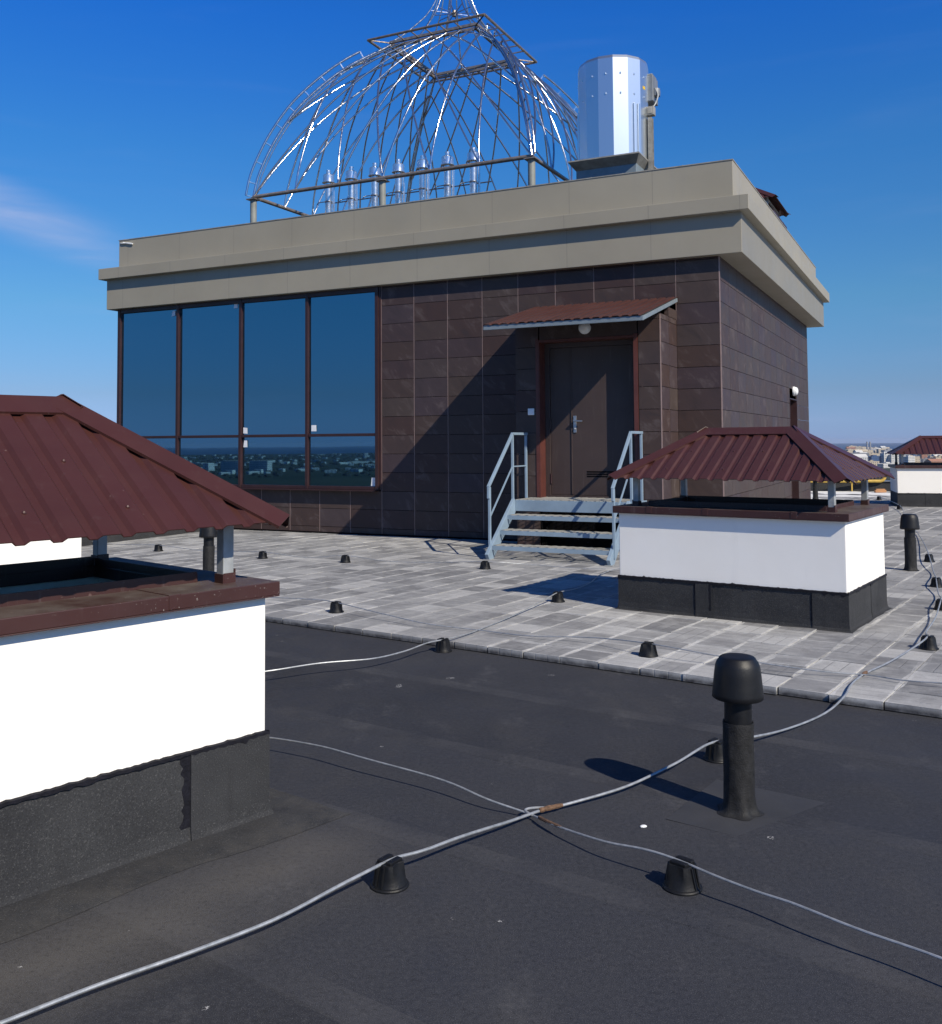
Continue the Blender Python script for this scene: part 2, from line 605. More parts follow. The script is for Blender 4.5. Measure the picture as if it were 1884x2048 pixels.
AZ, EL = radians(141.7), radians(38.2)
S = Vector((sin(AZ) * cos(EL), cos(AZ) * cos(EL), sin(EL)))
sun = bpy.data.lights.new('sun', 'SUN')
sun.energy = 5.0
sun.angle = radians(.53)
sun.color = (1.0, .905, .745)
suno = bpy.data.objects.new('sun', sun)
COL.objects.link(suno)
suno.rotation_euler = S.to_track_quat('Z', 'Y').to_euler()
suno.location = (6, -8, 20)

world = bpy.data.worlds.new('World')
scene.world = world
world.use_nodes = True
wt = world.node_tree
bg = wt.nodes['Background']
sky = wt.nodes.new('ShaderNodeTexSky')
sky.sky_type = 'NISHITA'
sky.sun_disc = False
sky.sun_elevation = EL
sky.sun_rotation = AZ
sky.altitude = 60
sky.air_density = 1.0
sky.dust_density = .25
sky.ozone_density = 3.0

# thin cirrus, drawn in sky direction
tc = wt.nodes.new('ShaderNodeTexCoord')


def wmath(op, a, b):
    x = wt.nodes.new('ShaderNodeMath')
    x.operation = op
    for i, q in enumerate((a, b)):
        if isinstance(q, bpy.types.NodeSocket):
            wt.links.new(q, x.inputs[i])
        else:
            x.inputs[i].default_value = q
    return x.outputs[0]


def wrange(a, lo, hi, c=0.0, d=1.0, smooth=True):
    x = wt.nodes.new('ShaderNodeMapRange')
    x.interpolation_type = 'SMOOTHSTEP' if smooth else 'LINEAR'
    wt.links.new(a, x.inputs[0])
    for i, q in enumerate((lo, hi, c, d)):
        x.inputs[i + 1].default_value = q
    return x.outputs[0]


sx = wt.nodes.new('ShaderNodeSeparateXYZ')
wt.links.new(tc.outputs['Generated'], sx.inputs[0])
az_n = wmath('ARCTAN2', sx.outputs[0], sx.outputs[1])
el_n = wmath('ARCSINE', sx.outputs[2], 0.0)
cmb = wt.nodes.new('ShaderNodeCombineXYZ')
wt.links.new(az_n, cmb.inputs[0])
wt.links.new(el_n, cmb.inputs[1])
mp = wt.nodes.new('ShaderNodeMapping')
mp.inputs['Rotation'].default_value = (0, 0, .16)
mp.inputs['Scale'].default_value = (3.6, 26, 1)
wt.links.new(cmb.outputs[0], mp.inputs['Vector'])
cn = wt.nodes.new('ShaderNodeTexNoise')
cn.inputs['Scale'].default_value = 1.0
cn.inputs['Detail'].default_value = 6
cn.inputs['Roughness'].default_value = .58
cn.inputs['Distortion'].default_value = .5
wt.links.new(mp.outputs[0], cn.inputs['Vector'])
# one streak at the left of the view, sloping down to the right
line = wmath('ADD', el_n, wmath('MULTIPLY', az_n, .30))
streak = wmath('MULTIPLY', wrange(wmath('ABSOLUTE', wmath('SUBTRACT', line, .083), 0.0), .0, .036, 1, 0), wrange(az_n, -.30, -.43, 0, 1))
streak = wmath('MULTIPLY', streak, wrange(cn.outputs[0], .32, .66, .22, 1.0))
wisps = wmath('MULTIPLY', wrange(cn.outputs[0], .5, .85, 0, .16), wrange(el_n, .02, .3, 1, .25))
cov = wmath('ADD', wmath('MULTIPLY', streak, .62), wisps)
# deepen the blue of the clear sky, more so with height
tr_ = wt.nodes.new('ShaderNodeValToRGB')
wt.links.new(wrange(el_n, 0.0, 1.0, 0, 1, False), tr_.inputs[0])
TINT = [(0.0, (.36, .55, 1.25)), (.05, (.35, .49, .83)), (.14, (.33, .63, .87)), (.29, (.21, .67, 1.12)), (.42, (.11, .62, 1.40)), (.55, (.10, .52, 1.2)), (.8, (.12, .42, .85))]
while len(tr_.color_ramp.elements) < len(TINT):
    tr_.color_ramp.elements.new(.5)
for e_, (p_, c_) in zip(tr_.color_ramp.elements, TINT):
    e_.position = p_
    e_.color = (c_[0] / 2, c_[1] / 2, c_[2] / 2, 1)
vm = wt.nodes.new('ShaderNodeVectorMath')
vm.operation = 'MULTIPLY'
wt.links.new(sky.outputs[0], vm.inputs[0])
wt.links.new(tr_.outputs[0], vm.inputs[1])
vsx = wt.nodes.new('ShaderNodeVectorMath')
vsx.operation = 'SCALE'
wt.links.new(vm.outputs[0], vsx.inputs[0])
vsx.inputs['Scale'].default_value = 2.0
mx = wt.nodes.new('ShaderNodeMix')
mx.data_type = 'RGBA'
wt.links.new(cov, mx.inputs[0])
wt.links.new(vsx.outputs[0], mx.inputs[6])
mx.inputs[7].default_value = (4.3, 4.9, 7.2, 1)
wt.links.new(mx.outputs[2], bg.inputs['Color'])
bg.inputs['Strength'].default_value = .1

vs = scene.view_settings
vs.view_transform = 'Standard'
vs.look = 'None'
vs.exposure = 0.12
vs.gamma = 1.0
vs.use_curve_mapping = False
cy = scene.cycles
cy.max_bounces = 8
cy.use_denoising = True

# ------------------------------------------------------------------ setting: roof, paving, land, sea
def clip(poly, n, d):
    """keep the part of a 2D polygon where p.n >= d"""
    out = []
    for i in range(len(poly)):
        a, b = poly[i], poly[(i + 1) % len(poly)]
        da, db = a.dot(n) - d, b.dot(n) - d
        if da >= 0:
            out.append(a)
        if da * db < 0:
            out.append(a + (b - a) * (da / (da - db)))
    return out


deck = [W(YB, -11.5, -14).to_2d(), W(YB, 16, -14).to_2d(), Vector((27, 12)), Vector((25, 24.0)), Vector((10.8, 28.15)), Vector((3.0, 30.5)), W(YB, -14.0, 23.8).to_2d(), W(YB, -14.0, 13.2).to_2d(), W(YB, -11.5, 13.2).to_2d()]


def prism(mb, poly, z0, z1):
    top = [mb.vert((p.x, p.y, z1)) for p in poly]
    bot = [mb.vert((p.x, p.y, z0)) for p in poly]
    mb.bm.faces.new(top)
    mb.bm.faces.new(bot[::-1])
    for i in range(len(poly)):
        j = (i + 1) % len(poly)
        mb.bm.faces.new((top[i], bot[i], bot[j], top[j]))


mb = MB()
prism(mb, deck, -45.0, 0.0)
tag(mb.build('roof_deck', MT['bitumen']), kind='structure')

n2 = W(Y2, 0, 1).to_2d()
pave = clip(deck, n2, 5.80)


def inside(poly, p):
    c = False
    for i in range(len(poly)):
        a, b = poly[i], poly[i - 1]
        if (a.y > p.y) != (b.y > p.y) and p.x < (b.x - a.x) * (p.y - a.y) / (b.y - a.y) + a.x:
            c = not c
    return c


mb = MB()
prism(mb, [Vector((p.dot(W(Y2, 1, 0).to_2d()), p.dot(n2))) for p in pave], .004, .0425)
tag(mb.build('paving_bed', MT['joint'], rz=-Y2), kind='structure')

mb = MB()
P_ = .295
rr = random.Random(5)
for j in range(0, 68):
    for i in range(-52, 62):
        cx, cv = i * P_ + .05, 5.78 + (j + .5) * P_
        q = W(Y2, cx, cv)
        if q.y < 0 or abs(q.x) / q.y > .62 or not inside(deck, q.to_2d()):
            continue
        bu = q.x * cos(YB) - q.y * sin(YB)
        bv = q.x * sin(YB) + q.y * cos(YB)
        if (-13.3 < bu < -3.0 and bv > 13.55) or q.length > 33:
            continue
        g = .003 if rr.random() < .6 else .0055
        jx, jy = rr.uniform(-.003, .003), rr.uniform(-.003, .003)
        if j == 0:
            jy -= rr.uniform(0, .012)
        V = mb.box(cx - P_ / 2 + g + jx, cx + P_ / 2 - g + jx, cv - P_ / 2 + g + jy, cv + P_ / 2 - g + jy, .006, .05, rr.random(), skip='b')
        t1, t2, t0 = rr.gauss(0, .0009), rr.gauss(0, .0009), rr.gauss(0, .0008)
        for k, vtx in enumerate(V[4:]):
            vtx.co.z += t0 + (t1 if k & 1 else -t1) + (t2 if k & 2 else -t2)
tag(mb.build('paving', MT['paver'], rz=-Y2), kind='structure')

GZ = -45.0
mb = MB()
N = 160
ring = []
for k in range(N):
    a = 2 * pi * k / N
    rad = 4700 + 260 * sin(3 * a + 1) + 160 * sin(7 * a) + 90 * sin(17 * a + 2)
    ring.append((rad * sin(a), rad * cos(a)))
c0 = mb.vert((0, 0, GZ))
rv = [mb.vert((x, y, GZ)) for x, y in ring]
rb = [mb.vert((x * 1.004, y * 1.004, GZ - 3)) for x, y in ring]
for k in range(N):
    k2 = (k + 1) % N
    mb.bm.faces.new((c0, rv[k2], rv[k]))
    mb.bm.faces.new((rv[k], rv[k2], rb[k2], rb[k]))
tag(mb.build('ground', MT['land']), kind='structure')
mb = MB()
c0 = mb.vert((0, 0, GZ - 2))
rv = [mb.vert((16000 * sin(2 * pi * k / 96), 16000 * cos(2 * pi * k / 96), GZ - 2)) for k in range(96)]
for k in range(96):
    mb.bm.faces.new((c0, rv[(k + 1) % 96], rv[k]))
tag(mb.build('sea', MT['sea']), kind='structure')

# ------------------------------------------------------------------ corrugated sheets and vent boxes
PROF = [(0.0, 0.0), (.015, .0145), (.082, .0145), (.097, 0.0)]
PER = .125


def sheet(mb, E0, E1, R0_, R1_, over=.03, phase=.0):
    """trapezoid-ribbed sheet from eave E0-E1 up to ridge R0-R1; ribs run down the slope"""
    E0, E1, R0_, R1_ = map(Vector, (E0, E1, R0_, R1_))
    t = (E1 - E0)
    L = t.length
    t.normalize()
    up = (R0_ - E0) - t * (R0_ - E0).dot(t)
    Sl = up.length
    up.normalize()
    nrm = t.cross(up)
    xa, xb = (R0_ - E0).dot(t), (R1_ - E0).dot(t)
    xs = []
    k = -2
    while k * PER < L + PER:
        for x, h in PROF:
            xs.append((k * PER + x + phase, h))
        k += 1

    def hat(x):
        for (x0, h0), (x1, h1) in zip(xs, xs[1:]):
            if x0 <= x <= x1:
                return h0 + (h1 - h0) * (x - x0) / max(1e-9, x1 - x0)
        return 0
    br = sorted({0.0, round(L, 6), *[round(x, 6) for x, h in xs if 0 < x < L], round(min(max(xa, 0), L), 6), round(min(max(xb, 0), L), 6)})
    prev = None
    for x in br:
        if x < xa - 1e-4:
            s_ = Sl * x / xa
        elif x > xb + 1e-4:
            s_ = Sl * (L - x) / max(1e-9, L - xb)
        else:
            s_ = Sl
        h = hat(x)
        a = mb.vert(E0 + t * x + nrm * h - up * over)
        b = mb.vert(E0 + t * x + nrm * h + up * s_)
        if prev:
            mb.bm.faces.new((prev[0], a, b, prev[1]))
        prev = (a, b)
    return nrm, up


def flash(mb, A, B, n1, p1, n2_, p2, w=.095, h=.024):
    """folded ridge or hip flashing over the edge A-B"""
    A, B = Vector(A), Vector(B)
    for q0, q1 in ((A, B),):
        mid = (n1 + n2_).normalized() * (h + .012)
        l1, l2 = n1 * h + p1 * w, n2_ * h + p2 * w
        l1b, l2b = l1 - n1 * .012, l2 - n2_ * .012
        prof = [l1b, l1, mid, l2, l2b]
        a = [mb.vert(q0 + p) for p in prof]
        b = [mb.vert(q1 + p) for p in prof]
        for i in range(4):
            mb.bm.faces.new((a[i], a[i + 1], b[i + 1], b[i]))


def hip_roof(parent, ex, ey, ze, rl, zr, part=True):
    """ribbed hip roof with folded flashings, eave half sizes ex, ey"""
    C = [(-ex, -ey, ze), (ex, -ey, ze), (ex, ey, ze), (-ex, ey, ze)]
    Ra, Rb = (-rl, 0, zr), (rl, 0, zr)
    mb = MB()
    N0 = sheet(mb, C[0], C[1], Ra, Rb, phase=.03)
    N1 = sheet(mb, C[1], C[2], Rb, Rb, phase=.05)
    N2 = sheet(mb, C[2], C[3], Rb, Ra, phase=.01)
    N3 = sheet(mb, C[3], C[0], Ra, Ra, phase=.02)
    def screws(mb):
        # screws with washers
        for N_, E0, E1, ph in ((N0, C[0], C[1], .03), (N1, C[1], C[2], .05), (N2, C[2], C[3], .01), (N3, C[3], C[0], .02)):
            E0, E1 = Vector(E0), Vector(E1)
            for f in (.2, .45, .7):
                Lw = (E1 - E0).length
                Sl = sqrt(ey ** 2 + (zr - ze) ** 2)
                for s_ in (.12, .42):
                    off = s_ / Sl * (ex - rl if abs(E1.x - E0.x) > .1 else ey) * .9
                    x = off + .12 + (Lw - 2 * off - .24) * f
                    x = round((x - ph - .046) / PER) * PER + ph + .046
                    p = E0 + (E1 - E0).normalized() * x + N_[1] * s_ + N_[0] * .0155
                    mb.lathe([(.0, .006), (.006, .005), (.009, .0), (.009, -.004)], 8, p)
    screws(mb)
    roof = mb.build('roof', MT['roofbrown'], parent, solid=.004)
    mb = MB()
    flash(mb, Ra, Rb, N0[0], -N0[1], N2[0], -N2[1])

    def hip(R, E, a, b):
        R, E = Vector(R), Vector(E)
        d = (E - R).normalized()
        pa = a[0].cross(d)
        if pa.dot(a[1]) > 0 and False:
            pa = -pa
        ca = Vector((0, 0, 0))
        # perpendicular in each face, pointing into that face
        def inward(f, toward):
            p = f[0].cross(d).normalized()
            return p if p.dot(toward - R) > 0 else -p
        cen_a = Vector((0, a[0].y * 5, 0)) if abs(a[0].y) > abs(a[0].x) else Vector((a[0].x * 5, 0, 0))
        cen_b = Vector((0, b[0].y * 5, 0)) if abs(b[0].y) > abs(b[0].x) else Vector((b[0].x * 5, 0, 0))
        cen_a.z = cen_b.z = ze
        flash(mb, R - d * .03, E + d * .034, a[0], inward(a, cen_a), b[0], inward(b, cen_b), w=.085, h=.026)
    hip(Ra, C[0], N0, N3)
    hip(Rb, C[1], N0, N1)
    hip(Rb, C[2], N2, N1)
    hip(Ra, C[3], N2, N3)
    mb.build('ridge_flashing', MT['roofbrown'], roof, solid=.003)


def vent_box(label, loc, rz, hx=.955, hy=.63, zb=0.0, apron=.08, seed=1, zcap=.885, ze=1.195, zr=1.63, cuts0=None, group='plastered ventilation boxes with brown tin roofs'):
    rg = random.Random(seed)
    t = thing('ventilation_box', label, 'vent box', loc, rz, group)
    mb = MB()
    hw = .16
    mb.box(-hx, hx, -hy, -hy + hw, zb, zcap)
    mb.box(-hx, hx, hy - hw, hy, zb, zcap)
    mb.box(-hx, -hx + hw, -hy + hw, hy - hw, zb, zcap)
    mb.box(hx - hw, hx, -hy + hw, hy - hw, zb, zcap)
    mb.build('wall', MT['plaster'], t, bevel=.008)
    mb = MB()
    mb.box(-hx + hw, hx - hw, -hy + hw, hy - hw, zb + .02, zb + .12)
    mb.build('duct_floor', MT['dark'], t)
    # felt skirt in overlapping sheets
    sk = MB()
    tar = MB()
    corners = [(-hx, -hy), (hx, -hy), (hx, hy), (-hx, hy)]
    ztop = .335
    for i in range(4):
        a, b = Vector(corners[i]), Vector(corners[(i + 1) % 4])
        d = (b - a)
        L = d.length
        d.normalize()
        nn = Vector((d.y, -d.x))
        cuts = [0.0]
        while cuts[-1] < L - .75:
            cuts.append(cuts[-1] + rg.uniform(.45, .95))
        if i == 0 and cuts0:
            cuts = list(cuts0)
        cuts.append(L)
        for k in range(len(cuts) - 1):
            x0, x1 = cuts[k], cuts[k + 1]
            o = .003 + (.007 if i == 0 and cuts0 else .004) * (k % 2) + rg.uniform(0, .001)
            if k:
                x0 -= .012
            m_ = max(3, int((x1 - x0) / .025))
            rows = []
            for q in range(m_ + 1):
                x = x0 + (x1 - x0) * q / m_
                jag = rg.gauss(0, .002)
                wob = .006 * sin(x * 9 + seed) + .004 * sin(x * 23)
                e0 = (o + .02) if x <= .001 else 0
                base = a + d * x
                ex_ = 0
                ap = apron * (1 + .1 * sin(x * 6 + seed * 3))
                prof = [(o, ztop + jag), (o + .001, ztop - .06), (o + .001, zb + .07), (o + .005, zb + .028), (o + .013 + wob * .5, zb + .010), (o + .016 + ap, zb + .002)]
                pts = []
                for off, z in prof:
                    along = 0.0
                    if q == 0 and k == 0:
                        along = -off
                    if q == m_ and k == len(cuts) - 2:
                        along = off
                    p2 = base + nn * off + d * along
                    pts.append(Vector((p2.x, p2.y, z)))
                rows.append(pts)
            for A, B in zip(rows, rows[1:]):
                for u in range(len(A) - 1):
                    sk.face((A[u], B[u], B[u + 1], A[u + 1]))
            if i == 0 and cuts0 and k:                # strip of black mastic along the lap
                of = .0055 if k % 2 else .0125
                wd_ = .045 if zb < .02 else .018
                lo_ = None
                for q_ in range(15):
                    z_ = zb + .05 + (ztop - .012 - zb - .05) * q_ / 14
                    l_ = a + d * (x0 - wd_ * (.55 + .45 * rg.random())) + nn * of
                    r_ = a + d * (x0 + .004) + nn * of
                    cu_ = ((l_.x, l_.y, z_), (r_.x, r_.y, z_))
                    if lo_:
                        tar.face((lo_[0], lo_[1], cu_[1], cu_[0]))
                    lo_ = cu_
            # return edge at the lap
            A = rows[0]
            for u in range(len(A) - 1):
                inn = [p - Vector((nn.x, nn.y, 0)) * .01 for p in (A[u], A[u + 1])]
                sk.face((A[u], A[u + 1], inn[1], inn[0]))
        m_ = int(L / .016)
        prev = None
        for q in range(m_ + 1):
            x = -.0125 + (L + .025) * q / m_
            base = a + d * x + nn * .0125
            zt = ztop + .006 + abs(rg.gauss(0, .0022)) + (.008 if rg.random() < .03 else 0)
            zl = ztop - .006 - abs(rg.gauss(0, .004)) - (.016 if rg.random() < .06 else 0)
            b2 = a + d * x + nn * .002
            cur = (Vector((base.x, base.y, zt - .004)), Vector((base.x, base.y, zl)), Vector((b2.x, b2.y, zt)))
            if prev:
                tar.face((prev[0], cur[0], cur[1], prev[1]))
                tar.face((prev[2], cur[2], cur[0], prev[0]))
            prev = cur
    f = sk.build('felt_skirt', MT['felt'], t)
    tar.build('tar_edge', MT['tar'], f)
    # coping with fascia and inner upstand
    mb = MB()
    ox, oy = hx + .036, hy + .046
    ix, iy = hx - .20, hy - .20
    zt = zcap + .056
    for x0, x1, y0, y1 in ((-ox, ox, -oy, -iy), (-ox, ox, iy, oy), (-ox, -ix, -iy, iy), (ix, ox, -iy, iy)):
        mb.box(x0, x1, y0, y1, zcap + .002, zt)
    for x0, x1, y0, y1 in ((-ox, ox, -oy, -oy + .006), (-ox, ox, oy - .006, oy), (-ox, -ox + .006, -oy + .006, oy - .006), (ox - .006, ox, -oy + .006, oy - .006)):
        mb.box(x0, x1, y0, y1, zcap - .004, zcap + .002)
    cap = mb.build('coping', MT['capbrown'], t, bevel=.006)
    mb = MB()
    for sgn in (-1, 1):
        mb.bar((-ix, sgn * (iy + .004), zt + .018), (ix, sgn * (iy + .004), zt + .018), .006, .05)
        mb.bar((sgn * (ix + .004), -iy, zt + .014), (sgn * (ix + .004), iy, zt + .014), .006, .042)
    mb.build_each('upstand', MT['capbrown'], cap)
    mb = MB()                                   # overlapped joints of the coping
    for x in (-hx * .62 + rg.uniform(-.1, .1), -hx * .18, hx * .55 + rg.uniform(-.1, .1)):
        for sgn in (-1, 1):
            y0, y1 = sorted((sgn * (iy + .008), sgn * (oy + .003)))
            mb.box(x, x + .05, y0, y1, zt - .05 if False else zcap + .004, zt + .003)
    mb.build_each('coping_lap', MT['capbrown'], cap, bevel=.002)
    # posts and roof
    for px in (-1, 1):
        for py in (-1, 1):
            mb = MB()
            x, y = px * (hx - .125), py * (hy - .105)
            mb.box(x - .025, x + .025, y - .025, y + .025, zt - .01, ze + .05)
            p = mb.build('post', MT['post'], t, bevel=.004)
            mb = MB()
            for s_ in (-1, 1):
                mb.box(x + s_ * .0275 - .0025, x + s_ * .0275 + .0025, y - .03, y + .03, zt, zt + .035 + rg.uniform(0, .02))
            mb.box(x - .025, x + .025, y - .031, y - .027, zt, zt + .04)
            mb.build_each('post_collar', MT['capbrown'], p)
    mb = MB()
    fx, fy = hx - .125, hy - .105
    for sgn in (-1, 1):
        mb.bar((-fx, sgn * fy, ze - .0), (fx, sgn * fy, ze - .0), .03, .03)
        mb.bar((sgn * fx, -fy, ze - .0), (sgn * fx, fy, ze - .0), .03, .03)
        for s2 in (-1, 1):
            mb.bar((sgn * fx, s2 * fy, ze), (sgn * .4, 0, zr - .05), .03, .03)
    mb.build_each('roof_beam', MT['post'], t)
    hip_roof(t, hx + .012, hy + .065, ze, .395, zr - .028)
    return t


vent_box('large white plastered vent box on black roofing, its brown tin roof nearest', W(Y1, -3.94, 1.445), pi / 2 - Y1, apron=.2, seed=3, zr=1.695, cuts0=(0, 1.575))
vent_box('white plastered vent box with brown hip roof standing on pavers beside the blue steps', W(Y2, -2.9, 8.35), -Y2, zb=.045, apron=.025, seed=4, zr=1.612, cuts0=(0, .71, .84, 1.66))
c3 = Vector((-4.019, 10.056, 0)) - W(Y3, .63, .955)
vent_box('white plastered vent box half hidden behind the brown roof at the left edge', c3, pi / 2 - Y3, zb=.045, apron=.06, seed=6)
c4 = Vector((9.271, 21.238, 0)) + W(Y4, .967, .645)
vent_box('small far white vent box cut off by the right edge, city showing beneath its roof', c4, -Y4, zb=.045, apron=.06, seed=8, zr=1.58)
# a fifth one stands on the roof of the penthouse
vent_box('brown roofed vent poking up over the right hand beige parapet', W(YB, -3.66, 20.95, 4.76), pi / 2 - YB, hx=.88, hy=.6, apron=.06, seed=9, zcap=1.33, ze=1.66, zr=2.1)

# ------------------------------------------------------------------ black vents and wire holders
def vent_pipe(label, loc, rz=0.0, lean=(0, 0), s=1.0):
    t = thing('roof_vent', label, 'vent pipe', loc, rz, 'black capped roof vents')
    t.rotation_euler = (lean[0], lean[1], rz)
    mb = MB()
    mb.lathe([(0, .626), (.045, .626), (.066, .624), (.072, .620), (.075, .613), (.083, .604), (.089, .588), (.0935, .555), (.098, .51), (.1015, .48), (.1025, .462), (.099, .458), (.092, .462), (.07, .5), (0, .5)], 40)
    mb.build('cap', MT['blackcap'], t, smooth=True, angle=50)
    mb = MB()
    mb.lathe([(.0545, .51), (.0545, .30), (.05, .30)], 32)
    mb.build('pipe', MT['blackcap'], t, smooth=True)
    rg = random.Random(int(loc[0] * 100))
    ph = rg.uniform(0, 6)

    def wr(a, z):
        e = 1 + .018 * sin(3 * a + ph + z * 9) + .012 * sin(7 * a + z * 31 + ph)
        d = (a - ph) % (2 * pi)
        if d < .35:
            e += .05 * (1 - d / .35) * (1 if z < .33 else .3)
        if z < .08:
            e += .10 * sin(5 * a + ph) * (.08 - z) / .08
        return e
    mb = MB()
    pr = [(.0562, .362), (.0605, .364), (.0618, .355)] + [(.0612, .34 - .02 * i) for i in range(13)] + [(.0625, .06), (.065, .035), (.070, .017), (.078, .008), (.090, .0035)]
    mb.lathe(pr, 44, fn=wr)
    mb.build('felt_sleeve', MT['sleeve'], t, smooth=True, angle=60)
    if loc[2] > .01:
        return t
    mb = MB()
    c_ = .3
    mb.box(-c_ * .7, c_, -c_ * .8, c_, .0, .0018)
    o = mb.build('felt_patch', MT['patch'], t)
    o.rotation_euler = (0, 0, -Y2 - rz)
    return t


vent_pipe('black capped vent pipe in the foreground, nearest and largest', (1.073, 4.007, 0), 2.2, (0.0, -.012))
vent_pipe('black capped vent pipe on pavers right of the white vent box', (4.871, 10.862, .05), 1.0)
vent_pipe('black capped vent pipe seen under the left tin roof beside its post', (-2.83, 10.5, .05), .4)
vent_pipe('far black vent pipe at the building corner, cap hidden by the tin roof', (8.447, 23.952, .05), 2.9)


def holder_proto(label, loc, rz):
    t = thing('wire_holder', label, 'wire holder', loc, rz, 'black plastic lightning wire holders')
    mb = MB()

    def sq(a, z):
        k = max(0, min(1, (z - .02) / .055))
        c, s_ = abs(cos(a)), abs(sin(a))
        box = 1 / max(c, s_)
        flat = min(1.0, .80 / max(s_, 1e-6)) if z > .014 else 1.0
        return 1 + (min(box, 1.2) * min(flat, 1.0) - 1) * k
    mb.lathe([(0, .0), (.066, .0), (.0665, .005), (.064, .009), (.059, .0105), (.0555, .019), (.050, .038), (.045, .058), (.0405, .074), (.0395, .079), (.037, .081), (0, .081)], 40, fn=sq)
    mb.build('base', MT['blackplastic'], t, smooth=True, angle=28)
    mb = MB()
    for s_ in (-1, 1):
        mb.box(-.031, .031, s_ * .019 - .0115, s_ * .019 + .0115, .074, .091)
    mb.build_each('clip', MT['blackplastic'], t, bevel=.003)
    mb = MB()
    for s_ in (-1, 1):
        for y in (-.012, .012):
            mb.bar((s_ * .055, y, .011), (s_ * .040, y, .076), .006, .012)
    mb.build_each('side_rib', MT['blackplastic'], t)
    return t


HOLD = [
    (-.288, 3.375, 0, .95, 'wire holder nearest the bottom edge, left of the wire crossing'),
    (.70, 3.345, 0, -.75, 'wire holder right of the wire crossing on black roofing'),
    (1.150, 4.66, 0, .85, 'wire holder half hidden behind the foreground vent pipe'),
    (-.215, 7.085, 0, 1.05, 'wire holder at the edge where black roofing meets pavers'),
    (-1.175, 8.45, .05, -.65, 'wire holder standing alone on pavers left of centre'),
    (.777, 8.92, .05, 1.05, 'wire holder at the rim of the dark shadow on pavers'),
    (1.19, 6.66, .05, -.4, 'wire holder on pavers in front of the middle vent box'),
    (.148, 11.25, .05, -.4, 'wire holder just in front of the blue steps'),
    (-1.55, 11.95, .05, -.35, 'wire holder on pavers below the corner of the mirrored window'),
    (-2.665, 12.44, .05, -.45, 'wire holder on pavers just right of the left tin roof post'),
    (-4.29, 13.36, .05, -.5, 'wire holder seen far back beneath the left tin roof'),
    (3.165, 6.82, .05, .75, 'wire holder near the right edge holding the long white wire'),
    (5.43, 11.62, .05, .9, 'wire holder right of the paved vent pipe'),
    (4.58, 9.66, .05, .85, 'wire holder at the right edge, below the paved vent pipe'),
    (4.0, 8.36, .05, .9, 'wire holder cut off by the right edge of the picture'),
    (9.849, 23.575, .05, .9, 'tiny far wire holder seen between post and far vent box'),
    (8.93, 20.36, .05, .5, 'far wire holder at the foot of the far vent box'),
]
proto = None
for x, y, z, a, lab in HOLD:
    if proto is None:
        proto = holder_proto('black ' + lab, (x, y, z), a)
    else:
        c = copy_tree(proto)
        c.location = (x, y, z)
        c.rotation_euler = (0, 0, a)
        c['label'] = 'black ' + lab

# ------------------------------------------------------------------ lightning wires
WA = [(-1.253, 2.479, .043), (-1.202, 2.528, .043), (-1.016, 2.703, .043), (-.796, 2.885, .043), (-.597, 3.051, .05), (-.424, 3.24, .072), (-.288, 3.375, .081), (-.2, 3.46, .076), (-.086, 3.56, .074), (.1, 3.77, .048), (.255, 3.965, .025), (.35, 4.017, .025), (.642, 4.198, .036), (.874, 4.395, .058), (1.009, 4.515, .08), (1.150, 4.66, .083),
      (1.356, 4.834, .05), (1.553, 4.994, .029), (1.783, 5.218, .022), (1.954, 5.356, .043), (2.082, 5.526, .065), (2.223, 5.78, .066), (2.413, 6.06, .062), (2.68, 6.316, .075), (2.932, 6.56, .11), (3.165, 6.82, .133),
      (3.354, 7.259, .086), (3.7, 7.82, .10), (4.0, 8.36, .133), (4.29, 9.02, .08), (4.58, 9.66, .133), (4.95, 10.5, .075), (5.43, 11.62, .133), (6.6, 14.4, .08), (8.0, 18.0, .08), (8.93, 20.36, .133), (9.849, 23.575, .133)]
WB = [(-1.9, 5.05, .072), (-1.301, 4.872, .072), (-1.002, 4.8, .076), (-.774, 4.67, .080), (-.566, 4.519, .080), (-.324, 4.35, .074), (-.1, 4.177, .064), (.066, 4.035, .045), (.223, 3.945, .020), (.31, 3.788, .036), (.455, 3.583, .062), (.593, 3.444, .086), (.70, 3.345, .083), (.80, 3.24, .081), (.9, 3.13, .076), (1.0, 3.03, .082), (1.139, 2.871, .079), (1.28, 2.733, .079), (1.42, 2.58, .079), (1.7, 2.3, .08)]
WC = [(-2.3, 6.2, .058), (-1.579, 6.136, .065), (-1.296, 6.158, .080), (-.995, 6.345, .085), (-.675, 6.507, .075), (-.488, 6.715, .075), (-.338, 6.93, .085), (-.215, 7.085, .083), (-.02, 7.412, .066), (.089, 7.644, .060), (.4, 8.261, .072), (.645, 8.68, .11), (.777, 8.92, .133), (.989, 9.436, .086), (1.204, 10.013, .064), (1.38, 10.568, .064), (1.6, 10.98, .072), (1.9, 11.1, .07)]
WD = [(-3.3, 10.1, .086), (-2.408, 9.341, .086), (-1.868, 8.927, .11), (-1.442, 8.68, .125), (-1.175, 8.45, .133), (-.761, 8.06, .108), (-.374, 7.699, .086), (.056, 7.531, .064), (.423, 7.25, .072), (.847, 7.06, .095), (1.19, 6.66, .133), (1.557, 6.37, .115), (1.788, 6.226, .1), (2.141, 6.066, .079), (2.402, 6.01, .066), (2.56, 5.86, .07), (2.741, 5.749, .079), (2.923, 5.674, .075), (3.4, 5.4, .075)]
